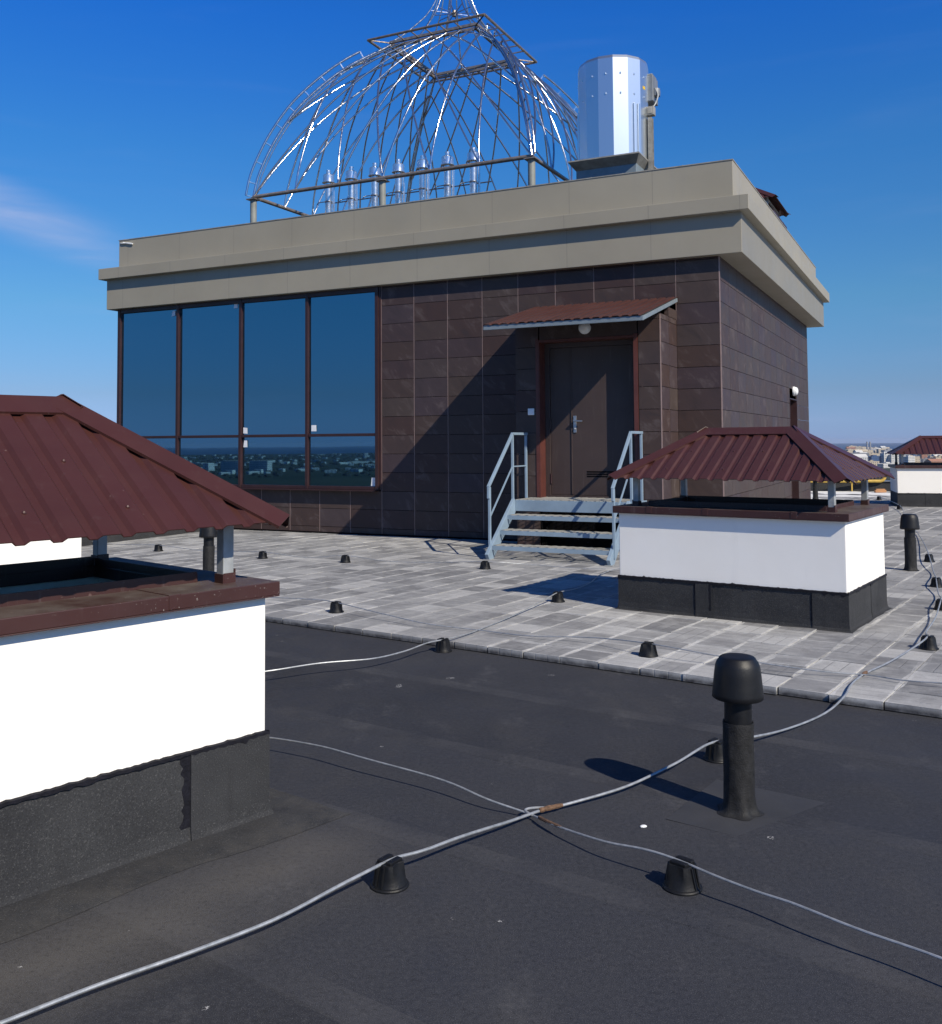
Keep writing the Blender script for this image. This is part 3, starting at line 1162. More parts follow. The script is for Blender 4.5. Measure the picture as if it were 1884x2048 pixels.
WE = [(-5.6, 14.3, .1), (-5.002, 13.8, .1), (-4.29, 13.36, .133), (-3.5, 12.93, .093), (-2.665, 12.44, .133), (-2.085, 12.2, .086), (-1.55, 11.95, .133), (-.985, 11.72, .086), (-.388, 11.6, .086), (.148, 11.25, .133), (.685, 11.3, .09), (1.168, 11.11, .072), (1.5, 11.02, .07)]
for nm, P, r, lab in (('lightning_wire', WA, .0056, 'long whitish wire crossing the roof from bottom left to the right edge'),
                      ('lightning_wire', WB, .0043, 'thin grey wire crossing under the long whitish wire to the lower right edge'),
                      ('lightning_wire', WC, .0050, 'pale wire from behind the left vent box up over the paver edge'),
                      ('lightning_wire', WD, .0042, 'thin dark wire over pavers passing in front of the middle vent box'),
                      ('lightning_wire', WE, .0042, 'farthest thin wire lying across pavers before the blue steps')):
    mb = MB()
    base = Vector(P[len(P) // 2])
    base.z = 0
    mb.o = base
    rg = random.Random(len(P))
    pts = smooth_path(P, 8)
    pts = [p + Vector((.004 * sin(i * .37 + r * 900), .004 * sin(i * .29), 0)) for i, p in enumerate(pts)]
    pts = [pts[0]] + [(pts[i - 1] + pts[i] * 2 + pts[i + 1]) / 4 for i in range(1, len(pts) - 1)] + [pts[-1]]
    mb.tube(pts, r, 8)
    o = mb.build(nm, MT['wire'], smooth=True, loc=base)
    tag(o, lab, 'wire', 'lightning protection wires')
    if P is WA:
        mb = MB(base)
        mb.tube(smooth_path([(.262, 3.967, .026), (.30, 3.99, .027), (.36, 4.022, .027)], 5), [.0075, .010, .011, .009, .010, .011, .010, .009, .010, .008, .0066], 8)
        mb.build('weld', MT['rust'], o, smooth=True)
        mb = MB(base)
        mb.tube(smooth_path([(2.39, 6.03, .064), (2.413, 6.06, .064), (2.44, 6.09, .066)], 4), [.007, .010, .011, .010, .011, .011, .010, .009, .0066], 8)
        mb.build('weld', MT['rust'], o, smooth=True)
    if P is WB:
        mb = MB(base)
        mb.tube(smooth_path([(.232, 3.93, .022), (.205, 3.965, .028), (.235, 3.985, .030), (.30, 3.995, .027)], 5), .0048, 8)
        mb.build('tail', MT['wire'], o, smooth=True)
        mb = MB(base)
        mb.tube(smooth_path([(.255, 3.893, .028), (.285, 3.835, .033), (.33, 3.76, .040)], 5), [.005, .0068, .0074, .0066, .0075, .007, .0075, .0066, .0072, .006, .005], 8)
        mb.build('weld', MT['rust'], o, smooth=True)

# ------------------------------------------------------------------ penthouse building
BO = (-8.2, 17.7, 0.0)
bld = thing('penthouse_building', 'brown tiled rooftop building with beige cornice and mirrored corner window', 'building', W(YB, *BO), -YB)
WV, WU0, WU1, WVB = 13.184, -13.70, -2.705, 22.29          # front wall, left, right, back
PU0, PU1, PV = -5.352, -3.303, 12.33                        # door portal
DU0, DU1 = -4.997, -3.66
TZ0, TP, TW = .16, .2937, .5915


def rows(z0, z1):
    k = -1
    while True:
        a, b = TZ0 + k * TP, TZ0 + (k + 1) * TP
        k += 1
        if a >= z1:
            return
        a, b = max(a, z0), min(b, z1)
        if b - a > .02:
            yield a, b


mb = MB(BO)                                              # inner walls behind the cladding
mb.box(-13.55, WU1 - .2, WV + .2, WVB - .2, .0, 4.3)
mb.box(PU0 + .06, DU0 - .012, PV + .06, WV + .25, .0, 3.16)
mb.box(DU1 + .012, PU1 - .06, PV + .06, WV + .25, .0, 3.16)
mb.box(DU0 - .012, DU1 + .012, PV + .06, WV + .25, 2.88, 3.16)
mb.box(DU0 - .012, DU1 + .012, PV + .3, WV + .25, .0, 2.88)
mb.build('inner_wall', MT['dark'], bld)

rg = random.Random(21)
GH, GVt, TT = .0035, .0055, .02
mb = MB(BO)
rail = MB(BO)
clipm = mb


def tile_f(u0, u1, z0, z1, v):
    mb.box(u0 + GVt, u1 - GVt, v, v + TT, z0 + GH, z1 - GH, rg.random())


def tile_s(v0, v1, z0, z1, u):
    mb.box(u - TT, u, v0 + GVt * .6, v1 - GVt * .6, z0 + GH, z1 - GH, rg.random())


cols = [WU1 - TW * k - .009 for k in range(0, 20)]
cols[0] = WU1
for z0, z1 in rows(.06, 4.02):
    for k in range(19):
        u1, u0 = cols[k], max(cols[k + 1], WU0)
        if u1 - u0 < .03:
            continue
        if z0 > .72 and u1 < -8.0:
            continue
        if z0 < 3.1 and u0 > PU0 - .05 and u1 < PU1 + .05:
            continue
        if z0 > .72 and u0 < -8.08:
            u0 = -8.08
        tile_f(u0, u1, z0, z1, WV)
        if (k + int(z0 * 10)) % 1 == 0 and z0 > .1:
            for uu in (u0 + .03, u1 - .03):
                if uu > -8 or z0 < .7:
                    clipm.box(uu - .006, uu + .006, WV - .002, WV, z0 - .009, z0 + .009)
    v = WV
    k = 0
    while v < WVB - .01:
        v1 = min(v + TW, WVB)
        if not (z0 < 2.30 and v1 > 19.5 and v < 20.4):
            tile_s(v, v1, z0, z1, WU1)
        else:
            if v < 19.45:
                tile_s(v, 19.45, z0, z1, WU1)
            if v1 > 20.42:
                tile_s(20.42, v1, z0, z1, WU1)
        v = v1
        k += 1
for k, u in enumerate(cols[1:19]):
    zt = .74 if u < -8.1 else 4.0
    if u > WU0 and not (PU0 < u < PU1):
        rail.box(u - .0036, u + .0036, WV - .0006, WV + .018, .08, zt)
    elif PU0 < u < PU1:
        rail.box(u - .0036, u + .0036, WV - .0006, WV + .018, 3.17, zt)
for z0, z1 in rows(.06, 3.17):                            # portal
    tile_f(PU0, DU0 - .008, z0, z1, PV)
    tile_f(DU1 + .055, PU1, z0, z1, PV)
    for v0, v1 in ((PV, PV + .43), (PV + .43, WV)):
        tile_s(v0, v1, z0, z1, PU1)
        mb.box(PU0, PU0 + TT, v0 + GVt, v1 - GVt, z0 + GH, z1 - GH, rg.random())
    if z1 > 2.9:
        tile_f(DU0, DU1 + .05, max(z0, 2.9), z1, PV)
    clipm.box(PU1 - .04, PU1 - .026, PV - .002, PV, z0 - .008, z0 + .008)
    clipm.box(DU1 + .10, DU1 + .114, PV - .002, PV, z0 - .008, z0 + .008)
tile_s(PV + .43, WV, 3.17, 3.30, PU1)
mb.box(PU1 - .06, PU1 - .025, PV + .43, WV + .02, 3.1, 3.29)
rail.box(PU1 - .016, PU1 - .009, PV + .41, PV + .45, .06, 3.15)
mb.build('wall_cladding', MT['tile'], bld)
rail.build_each('cladding_rail', MT['rail'], bld)
mb = MB(BO)
mb.box(WU1 - .012, WU1 + .003, WV - .003, WV + .012, .06, 4.0)
mb.box(PU1 - .010, PU1 + .003, PV - .003, PV + .010, .06, 3.15)
mb.build_each('corner_trim', MT['rail'], bld)
mb = MB(BO)                                              # plinth flashing at the foot of the wall
mb.box(WU0, PU0, WV - .012, WV + .03, .045, .075)
mb.box(PU1, WU1, WV - .012, WV + .03, .045, .075)
mb.build_each('plinth_strip', MT['dark'], bld)

# window
win = MB(BO)
GU = [-13.70, -12.258, -10.849, -9.464, -8.08]
Z0, ZT, Z1 = .764, 1.641, 3.985
win.box(GU[0], GU[4], 13.160, 13.30, Z0, Z0 + .055)
win.box(GU[0], GU[4], 13.160, 13.30, Z1 - .06, Z1 + .03)
for i, g in enumerate(GU):
    w_ = .032 if i in (0, 4) else .027
    gg = g + (w_ if i == 0 else -w_ if i == 4 else 0)
    win.box(gg - w_, gg + w_, 13.150, 13.295, Z0 + .0, Z1 + .02)
for i in range(4):
    win.box(GU[i] + .034, GU[i + 1] - .034, 13.156, 13.29, ZT - .023, ZT + .023)
win.box(GU[4] + .0, GU[4] + .036, 13.168, 13.29, Z0, Z1 + .02)
wf = win.build('window', MT['framebrown'], bld, bevel=.004)
mb = MB(BO)
mb.box(GU[0] + .01, GU[4] - .01, 13.06, 13.17, Z0 - .018, Z0 - .002)
mb.build('sill', MT['framebrown'], wf)
mb = MB(BO)
mb.box(-13.66, -13.60, 13.30, 20.0, .05, 4.0)
mb.build('side_glass', MT['glass'], wf)
for i in range(4):
    a, b = GU[i] + .03, GU[i + 1] - .03
    for z0, z1 in ((Z0 + .05, ZT - .02), (ZT + .02, Z1 - .055)):
        mb = MB(BO)
        tl = rg.uniform(-.006, .006)
        v0 = 13.199
        pts = [(a, v0 - tl, z0), (b, v0 + tl, z0), (b, v0 + tl, z1), (a, v0 - tl, z1)]
        mb.face(pts)
        bk = [(p[0], p[1] + .024, p[2]) for p in pts]
        mb.face(bk[::-1])
        for q in range(4):
            mb.face((pts[q], bk[q], bk[(q + 1) % 4], pts[(q + 1) % 4]))
        mb.build('pane', MT['glass'], wf)
for u, z, w_, h_ in ((-12.382, 3.851, .085, .09), (-10.975, 3.895, .085, .09), (-10.752, 1.735, .09, .10), (-9.338, 1.758, .10, .10), (-10.751, 1.513, .085, .12), (-8.20, .894, .085, .13)):
    mb = MB(BO)
    q = rg.uniform(-.006, .006)
    mb.face([(u - w_ / 2, 13.187, z - h_ / 2 + q), (u + w_ / 2, 13.187, z - h_ / 2 - q), (u + w_ / 2 - .004, 13.187, z + h_ / 2 - q), (u - w_ / 2 + (0 if w_ > .086 else .015), 13.187, z + h_ / 2 + q)])
    mb.build('sticker', MT['paper'], wf, solid=.0012)

# front door
DV = 12.55
mb = MB(BO)
mb.box(DU0 - .012, DU0 + .004, PV - .006, DV + .02, .72, 2.90)
mb.box(DU1 - .004, DU1 + .052, PV - .012, PV + .03, .72, 2.92)
mb.box(DU1 - .004, DU1 + .012, PV + .03, DV + .02, .72, 2.90)
mb.box(DU0 + .004, DU1 - .004, PV - .004, DV + .02, 2.868, 2.90)
mb.box(DU0 - .05, DU0 - .012, PV - .010, PV + .02, .72, 2.92)
mb.build_each('door_reveal', MT['reveal'], bld)
df = MB(BO)
df.box(DU0 + .004, DU0 + .075, DV - .03, DV + .05, .745, 2.868)
df.box(DU1 - .075, DU1 - .004, DV - .03, DV + .05, .745, 2.868)
df.box(DU0 + .075, DU1 - .075, DV - .03, DV + .05, 2.80, 2.868)
df.box(DU0 + .075, DU1 - .075, DV - .03, DV + .05, .745, .775)
dfo = df.build('door_frame', MT['door'], bld, bevel=.003)
mb = MB(BO)
mb.box(-4.612, DU1 - .079, DV - .018, DV + .03, .779, 2.796)
mb.box(-4.618, -4.600, DV - .026, DV - .018, .79, 2.79)
leaf = mb.build('door', MT['door'], bld, bevel=.003)
mb = MB(BO)
mb.box(DU0 + .079, -4.620, DV - .014, DV + .03, .779, 2.796)
mb.build('side_leaf', MT['door'], bld, bevel=.003)
mb = MB(BO)
mb.box(-4.582, -4.538, DV - .030, DV - .018, 1.63, 1.86)
mb.bar((-4.56, DV - .028, 1.79), (-4.56, DV - .075, 1.79), .02)
mb.bar((-4.57, DV - .07, 1.79), (-4.44, DV - .065, 1.785), .018)
mb.lathe([(0, .0), (.012, .0), (.012, .02), (0, .02)], 12, (-4.56, DV - .035, 1.67))
mb.build('handle', MT['zinc'], leaf, bevel=.003)
for z in (1.035, 1.066, 1.097):
    mb = MB(BO)
    mb.box(-4.40, -4.02, DV - .021, DV - .0185, z - .009, z + .009)
    mb.build('vent_slot', MT['dark'], leaf)
for z in (1.0, 1.75, 2.5):
    mb = MB(BO)
    mb.lathe([(0, -.07), (.011, -.07), (.011, .07), (0, .07)], 10, (DU0 + .083, DV - .028, z))
    mb.build('hinge', MT['framebrown'], dfo)
# side door, at a grazing angle
mb = MB(BO)
mb.box(WU1 - .19, WU1 + .006, 19.45, 19.47, .05, 2.32)
mb.box(WU1 - .19, WU1 + .006, 20.40, 20.42, .05, 2.32)
mb.box(WU1 - .19, WU1 + .006, 19.47, 20.40, 2.30, 2.32)
mb.build_each('side_reveal', MT['framebrown'], bld)
mb = MB(BO)
mb.box(WU1 - .185, WU1 - .15, 19.47, 20.40, .1, 2.30)
sd = mb.build('side_door', MT['door'], bld)
sd['label'] = 'plain brown side door in a deep recess'
mb = MB(BO)
mb.box(WU1 - .15, WU1 + .2, 19.3, 22.2, .05, .11)
mb.build('side_step', MT['concrete'], bld, bevel=.005)

# cornice, parapet, roof
mb = MB(BO)
mb.box(-13.89, -2.38, 13.064, 22.60, 4.004, 4.56)
mb.box(-13.99, -2.264, 12.954, 22.72, 4.552, 4.752)
mb.build('cornice', MT['panel'], bld, bevel=.006)
mb = MB(BO)
p0, p1, q0, q1 = -13.716, -2.503, 13.184, 22.40
for a, b, c, d in ((p0, p1, q0, q0 + .22), (p0, p1, q1 - .22, q1), (p0, p0 + .22, q0 + .22, q1 - .22), (p1 - .22, p1, q0 + .22, q1 - .22)):
    mb.box(a, b, c, d, 4.748, 5.296)
par = mb.build('parapet', MT['panel'], bld, bevel=.006)
mb = MB(BO)
for a, b, c, d in ((p0 - .008, p1 + .008, q0 - .008, q0 + .23), (p0 - .008, p1 + .008, q1 - .23, q1 + .008), (p0 - .008, p0 + .23, q0 + .23, q1 - .23), (p1 - .23, p1 + .008, q0 + .23, q1 - .23)):
    mb.box(a, b, c, d, 5.292, 5.306)
u = p0 + .1
while u < p1:
    mb.lathe([(0, .012), (.008, .010), (.012, .003), (.012, 0)], 8, (u + rg.uniform(-.1, .1), q0 + .02, 5.306))
    u += rg.uniform(.36, .5)
v = q0 + .3
while v < q1:
    mb.lathe([(0, .012), (.008, .010), (.012, .003), (.012, 0)], 8, (p1 - .02, v, 5.306))
    v += rg.uniform(.4, .6)
mb.build('parapet_coping', MT['flange'], par)
mb = MB(BO)
mb.tube(smooth_path([(-13.70, 13.20, 5.25), (-13.62, 13.165, 5.235), (-13.45, 13.165, 5.225), (-13.36, 13.165, 5.20), (-13.42, 13.165, 5.205), (-13.6, 13.168, 5.25)], 5), .011, 6)
mb.build('loose_cable', MT['white'], par, smooth=True)
mb = MB(BO)
mb.box(p0 + .22, p1 - .22, q0 + .22, q1 - .22, 4.7, 4.758)
mb.build('roof', MT['felt'], bld)

# wall lamps and card reader
def bulkhead(label, P, nrm, r=.1):
    t = thing('wall_lamp', label, 'wall lamp', P)
    a = Vector(nrm).to_track_quat('Z', 'Y').to_euler()
    t.rotation_euler = a
    mb = MB()
    mb.lathe([(0, 0), (r * .98, 0), (r, .012), (r * .96, .03), (r * .9, .034)], 28)
    mb.build('base', MT['white'], t, smooth=True)
    mb = MB()
    mb.lathe([(r * .9, .032), (r * .86, .055), (r * .7, .078), (r * .4, .092), (0, .096)], 28)
    mb.build('diffuser', MT['white'], t, smooth=True, angle=60)
    return t


bulkhead('round white lamp above the main door, under the small canopy', W(YB, -4.33, PV - .001, 3.03), W(YB, 0, -1), .085)
bulkhead('white lamp on the right hand tiled wall above the side door', W(YB, WU1 + .001, 19.95, 2.47), W(YB, 1, 0), .095)
t = thing('card_reader', 'small white square reader on dark tiles left of the door', 'card reader', W(YB, -5.12, PV, 1.92), -YB)
mb = MB()
mb.box(-.045, .045, -.022, 0, -.045, .045)
b_ = mb.build('housing', MT['white'], t, bevel=.006)
mb = MB()
mb.box(-.03, .03, -.026, -.0225, -.03, .03)
mb.build('button', MT['paper'], b_, bevel=.004)

# door canopy
can = thing('door_canopy', 'small sloping canopy of brown ribbed sheet over the door', 'canopy', W(YB, -4.345, 12.3, 3.2), -YB)
CO = (-4.345, 12.3, 3.2)
ca, cb, cv0, cv1, cz0, cz1 = -5.415, -3.275, 11.45, 13.18, 3.035, 3.475
mb = MB(CO)
sheet(mb, (ca, cv0, cz0), (cb, cv0, cz0), (ca, cv1, cz1), (cb, cv1, cz1), over=.03)
mb.build('roof_sheet', MT['roofbrown'], can, solid=.004)
mb = MB(CO)
for u in (ca + .02, cb - .02):
    mb.bar((u, cv0 + .02, cz0 - .032), (u, cv1 - .02, cz1 - .034), .035, .05)
mb.bar((ca, cv0 + .0, cz0 - .034), (cb, cv0 + .0, cz0 - .034), .035, .058)
mb.bar((ca + .04, 12.2, 3.19), (cb - .04, 12.2, 3.19), .03, .04)
mb.bar((ca + .04, 13.1, 3.42), (cb - .04, 13.1, 3.42), .03, .04)
mb.build('frame', MT['fascia'], can, bevel=.003)

# ------------------------------------------------------------------ blue metal stairs
SO = (-4.38, 11.7, .05)
st = thing('entrance_stairs', 'light blue metal stairs with grated landing and handrails at the door', 'stairs', W(YB, *SO), -YB)
SL, SR = -5.165, -3.595
for s in (SL, SR):
    mb = MB(SO)
    mb.bar((s, 10.985, .055), (s, 11.83, .70), .045, .16, up=(0, -.6, .8))
    mb.box(s - .022, s + .022, 11.80, 12.325, .60, .742)
    mb.build('stringer', MT['bluepaint'], st, bevel=.004)
    mb = MB(SO)
    mb.box(s - .05, s + .05, 10.95, 11.06, .051, .058)
    mb.build('foot_plate', MT['post'], st)


def grate(mb, u0, u1, v0, v1, z, pitch=.058):
    """flattened expanded mesh as two families of thin bars"""
    for sgn in (1, -1):
        c = u0 - (v1 - v0) * 2.2
        while c < u1 + (v1 - v0) * 2.2:
            a = Vector((c, v0 if sgn > 0 else v1))
            b = Vector((c + (v1 - v0) * 2.0, v1 if sgn > 0 else v0))
            ta, tb = 0.0, 1.0
            if b.x != a.x:
                ta = max(ta, (u0 - a.x) / (b.x - a.x))
                tb = min(tb, (u1 - a.x) / (b.x - a.x))
            if tb - ta > .02:
                p, q = a + (b - a) * ta, a + (b - a) * tb
                mb.bar((p.x, p.y, z), (q.x, q.y, z + .001), .006, .005)
            c += pitch * 2


for v0, z in ((11.06, .215), (11.30, .385), (11.54, .56)):
    mb = MB(SO)
    mb.box(SL + .024, SR - .024, v0, v0 + .006, z - .052, z)
    mb.box(SL + .024, SR - .024, v0 + .245, v0 + .25, z - .04, z)
    for u in (SL + .026, SR - .032):
        mb.box(u, u + .006, v0 + .006, v0 + .245, z - .04, z)
    for k in range(1, 4):
        u = SL + (SR - SL) * k / 4
        mb.box(u - .003, u + .003, v0 + .006, v0 + .245, z - .035, z - .004)
    tr = mb.build('tread', MT['bluepaint'], st)
    mb = MB(SO)
    grate(mb, SL + .03, SR - .03, v0 + .004, v0 + .246, z + .003)
    mb.build('tread_mesh', MT['grating'], tr)
mb = MB(SO)
mb.box(SL + .023, SR - .023, 11.80, 11.806, .60, .742)
mb.box(SL + .023, SR - .023, 12.30, 12.32, .60, .742)
for k in range(1, 4):
    u = SL + (SR - SL) * k / 4
    mb.box(u - .015, u + .015, 11.806, 12.30, .69, .735)
mb.box(SR + .022, SR + .09, 11.95, 12.30, .70, .742)
lan = mb.build('landing', MT['bluepaint'], st, bevel=.003)
mb = MB(SO)
grate(mb, SL + .01, SR - .01, 11.80, 12.53, .747)
mb.build('landing_mesh', MT['grating'], lan)
for s in (-5.19, -3.57):
    mb = MB(SO)
    mb.bar((s, 11.10, .12), (s, 11.10, .945), .032)
    mb.bar((s, 11.83, .62), (s, 11.83, 1.60), .032)
    mb.bar((s, 12.29, .62), (s, 12.29, 1.60), .032)
    hr = mb.build_each('handrail_post', MT['bluepaint'], st, bevel=.004)[0]
    mb = MB(SO)
    mb.bar((s, 11.062, .942), (s, 11.838, 1.618), .036, .034, up=(0, -.6, .8))
    mb.bar((s, 11.82, 1.617), (s, 12.33, 1.617), .036, .034)
    mb.bar((s, 11.072, .96), (s, 11.072, .80), .036, .030)
    mb.build('handrail', MT['bluepaint'], st, bevel=.004)
    mb = MB(SO)
    mb.bar((s, 11.115, .57), (s, 11.83, 1.185), .016)
    mb.bar((s, 11.83, 1.183), (s, 12.29, 1.183), .016)
    mb.build('mid_rail', MT['bluepaint'], st)

# ------------------------------------------------------------------ low felt covered parapets
def felt_wall(label, A, B, h, th):
    A, B = Vector((*A, 0)), Vector((*B, 0))
    d = (B - A).normalized()
    n = Vector((-d.y, d.x, 0))
    c = (A + B) / 2
    t = thing('roof_parapet', label, 'parapet', c, 0)
    L = (B - A).length
    mb = MB()
    k_ = 24
    prev = None
    prof = [(-th / 2 - .13, .052), (-th / 2 - .04, .07), (-th / 2 - .012, .12), (-th / 2 - .008, h), (th / 2 + .008, h + .02), (th / 2 + .01, 0)]
    for q in range(k_ + 1):
        s = -L / 2 + L * q / k_
        ring = [mb.vert(d * s + n * (o + .006 * sin(q * 2.1 + o * 9)) + Vector((0, 0, z))) for o, z in prof]
        if prev:
            for i in range(len(prof) - 1):
                mb.bm.faces.new((prev[i], ring[i], ring[i + 1], prev[i + 1]))
        prev = ring
    mb.build('felt_cover', MT['felt'], t)
    mb = MB()
    a, b = d * (-L / 2) + Vector((0, 0, h + .035)), d * (L / 2) + Vector((0, 0, h + .035))
    mb.bar(a, b, th + .1, .02)
    mb.build('coping', MT['capbrown'] if False else MT['zinc'], t)
    return t


a = W(YB, -11.52, -13.5)
b = W(YB, -11.40, 13.16)
felt_wall('dark felt covered parapet at the left, running back to the mirrored window', (b.x, b.y), (a.x, a.y), .5, .3)
felt_wall('low dark parapet along the far roof edge below the yellow pipe', (24.6, 23.95), (3.2, 30.3), .30, .3)

# yellow gas pipe on the far parapet
mb = MB((10.9, 27.7, 0))
d_ = Vector((1.22, -.17, 0)).normalized()
e_ = Vector((11.70, 27.57, .335))
pts = [e_ - d_ * 4.2, e_ - d_ * 2, e_ - d_ * .14]
for k in range(1, 7):
    a = k / 6 * pi / 2
    pts.append(e_ - d_ * .14 + d_ * (.14 * sin(a)) + Vector((0, 0, .14 * (1 - cos(a)))))
pts.append(e_ + Vector((0, 0, .22)))
mb.tube(pts, .045, 14)
yp = mb.build('gas_pipe', MT['yellow'], smooth=True, loc=(10.9, 27.7, 0))
tag(yp, 'yellow gas pipe with upturned elbow along the far roof edge', 'pipe')
for k in (.9, 2.4):
    mb = MB((10.9, 27.7, 0))
    p = e_ - d_ * k
    mb.bar((p.x, p.y, .05), (p.x, p.y, .33), .03)
    mb.bar((p.x - .06 * d_.y, p.y, .28), (p.x + .06 * d_.y, p.y, .28), .05, .012)
    mb.build('bracket', MT['yellow'], yp)
mb = MB((11.3, 26.95, .05))
mb.box(11.15, 11.45, 26.9, 27.0, .052, .12)
mb.box(11.18, 11.42, 26.91, 26.99, .12, .15)
tag(mb.build('timber_pallet', MT['plywood'], loc=(11.3, 26.95, .05)), 'small orange brown timber piece lying far back near the gas pipe', 'timber')

# ------------------------------------------------------------------ dome frame
UC, VC = -8.875, 17.46
dome = thing('dome_frame', 'bare steel lattice dome with spire on top of the building', 'dome frame', W(YB, UC, VC, 4.758), -YB)
DO = Vector((0, 0, 4.758))
A_, B_, ZR, ZTOP = 2.86, .95, 6.2, 9.5
PR = [(2.86, 6.2), (2.80, 6.60), (2.66, 7.09), (2.50, 7.52), (2.285, 7.98), (2.045, 8.36), (1.79, 8.70), (1.545, 8.975), (1.32, 9.18), (1.045, 9.41), (.95, 9.5)]
PS = [(p.x, p.y) for p in smooth_path([(w, z, 0) for w, z in PR], 6)][::-1]      # from top to base
AL = [0.0]
for (w0, z0), (w1, z1) in zip(PS, PS[1:]):
    AL.append(AL[-1] + math.hypot(w1 - w0, z1 - z0))
LT = AL[-1]


def prof_at(l):
    l = max(0, min(LT, l))
    for i in range(len(AL) - 1):
        if l <= AL[i + 1] + 1e-9:
            f = (l - AL[i]) / (AL[i + 1] - AL[i])
            return PS[i][0] + (PS[i + 1][0] - PS[i][0]) * f, PS[i][1] + (PS[i + 1][1] - PS[i][1]) * f
    return PS[-1]


def rot4(p, k):
    x, y, z = p
    for _ in range(k):
        x, y = -y, x
    return (x, y, z)


RT = .0185
for k in range(4):                                        # four curved faces, two crossing families of rods each
    for sgn in (1, -1):
        for j in range(8):
            ut = -2 / 3 + j / 3
            xt, xb = B_ * ut, A_ * (ut - 1)
            pts = []
            M_ = 60
            for q in range(M_ + 1):
                l = LT * q / M_
                x = xt + (xb - xt) * q / M_
                w, z = prof_at(l)
                if abs(x) <= w + 1e-6:
                    pts.append((sgn * x, -w + (.02 if sgn < 0 else 0), z))
            if len(pts) < 4:
                continue
            pts = pts[::3] + ([pts[-1]] if (len(pts) - 1) % 3 else [])
            mb = MB(DO)
            mb.tube([rot4(p, k) for p in pts], RT, 6)
            mb.build('rib', MT['steel'], dome, smooth=True, angle=80)
for k in range(4):                                        # hips: double rod, outer fin and rungs
    inner, outer = [], []
    for q in range(31):
        l = LT * q / 30
        w, z = prof_at(l)
        inner.append((-w, -w, z))
    # fin offset along the outward normal of the hip curve
    for q in range(4, 31):
        a, b = Vector(inner[q]), Vector(inner[min(q + 1, 30)]) if q < 30 else Vector(inner[q])
        p = Vector(inner[q - 1])
        t_ = (b - p).normalized()
        r_ = Vector((-1, -1, 0)).normalized()
        n_ = Vector((t_.z * 0, 0, 0))
        hz = t_.dot(r_)
        n_ = (r_ * (-t_.z) + Vector((0, 0, hz))).normalized()
        if n_.dot(r_) < 0 and n_.z < 0:
            n_ = -n_
        if n_.dot(r_ + Vector((0, 0, .6))) < 0:
            n_ = -n_
        outer.append(tuple(a + n_ * .145))
    mb = MB(DO)
    mb.tube([rot4(p, k) for p in inner], .024, 8)
    hp = mb.build('hip_rib', MT['steel'], dome, smooth=True, angle=80)
    mb = MB(DO)
    mb.tube([rot4((p[0] + .035, p[1] + .035, p[2] - .03), k) for p in inner[2:-1]], .016, 6)
    mb.build('hip_rod', MT['steel'], hp, smooth=True, angle=80)
    mb = MB(DO)
    mb.tube([rot4(p, k) for p in outer], .022, 8)
    mb.build('fin_rod', MT['steel'], hp, smooth=True, angle=80)
    for q in (4, 7, 10, 13, 16, 19, 22, 25, 28, 30):
        mb = MB(DO)
        mb.bar(rot4(inner[q], k), rot4(outer[q - 4], k), .022)
        mb.build('rung', MT['steel'], hp)
mb = MB(DO)
for k in range(4):
    mb.tube([rot4((-A_, -A_, ZR), k), rot4((A_, -A_, ZR), k)], .036, 10)
mb.build('base_ring', MT['oldsteel'], dome, smooth=True, angle=80)
for px, py in ((-1, -1), (0, -1), (1, -1), (1, 0), (1, 1), (0, 1), (-1, 1), (-1, 0)):
    mb = MB(DO)
    mb.lathe([(0, 4.755), (.062, 4.755), (.062, 6.14), (0, 6.14)], 18, (px * A_, py * A_, 0))
    po = mb.build('post', MT['greypost'], dome, smooth=True)
    mb = MB(DO)
    mb.box(px * A_ - .1, px * A_ + .1, py * A_ - .1, py * A_ + .1, 6.14, 6.158)
    mb.box(px * A_ - .05, px * A_ + .05, py * A_ - .008, py * A_ + .008, 6.158, 6.2)
    mb.build_each('head_plate', MT['oldsteel'], po)
CW = 1.285
for k in range(4):                                        # crown: double inner frame and outer ladder frame
    mb = MB(DO)
    for w, z, s in ((B_, 9.465, .05), (B_ + .01, 9.545, .05)):
        mb.bar(rot4((-w, -w, z), k), rot4((w, -w, z), k), s)
    mb.build('crown_beam', MT['oldsteel'], dome)
    mb = MB(DO)
    mb.tube([rot4((-CW, -CW, 9.535), k), rot4((CW, -CW, 9.535), k)], .026, 8)
    co_ = mb.build('crown_rail', MT['oldsteel'], dome, smooth=True)
    for q in range(7):
        x = B_ * (q / 3 - 1)
        mb = MB(DO)
        mb.bar(rot4((x, -B_, 9.535), k), rot4((x * (CW / B_ if q in (0, 6) else 1.0), -CW, 9.535), k), .02)
        mb.build('crown_rung', MT['oldsteel'], co_)
SPR = [(.95, 9.55), (.885, 9.62), (.74, 9.80), (.66, 9.92), (.49, 10.175), (.40, 10.37), (.333, 10.55), (.25, 10.9), (.17, 11.35), (.10, 12.0), (.05, 12.8)]
SPS = [(p.x, p.y) for p in smooth_path([(w, z, 0) for w, z in SPR], 4)]
hub_pts = []
for k in range(4):
    for q in range(3):
        x0 = -1 + 2 * q / 3
        pts = []
        for w, z in SPS:
            d = Vector((x0, -1))
            f = min(1, max(0, (z - 9.6) / 1.2))
            circ = d.normalized() * 1.15
            d = d * (1 - f) + circ * f
            pts.append(rot4((d.x * w, d.y * w, z), k))
        mb = MB(DO)
        mb.tube(pts, .016, 6)
        mb.build('spire_rib', MT['steel'], dome, smooth=True, angle=80)
        i = min(range(len(pts)), key=lambda i: abs(pts[i][2] - 10.33))
        hub_pts.append(pts[i])
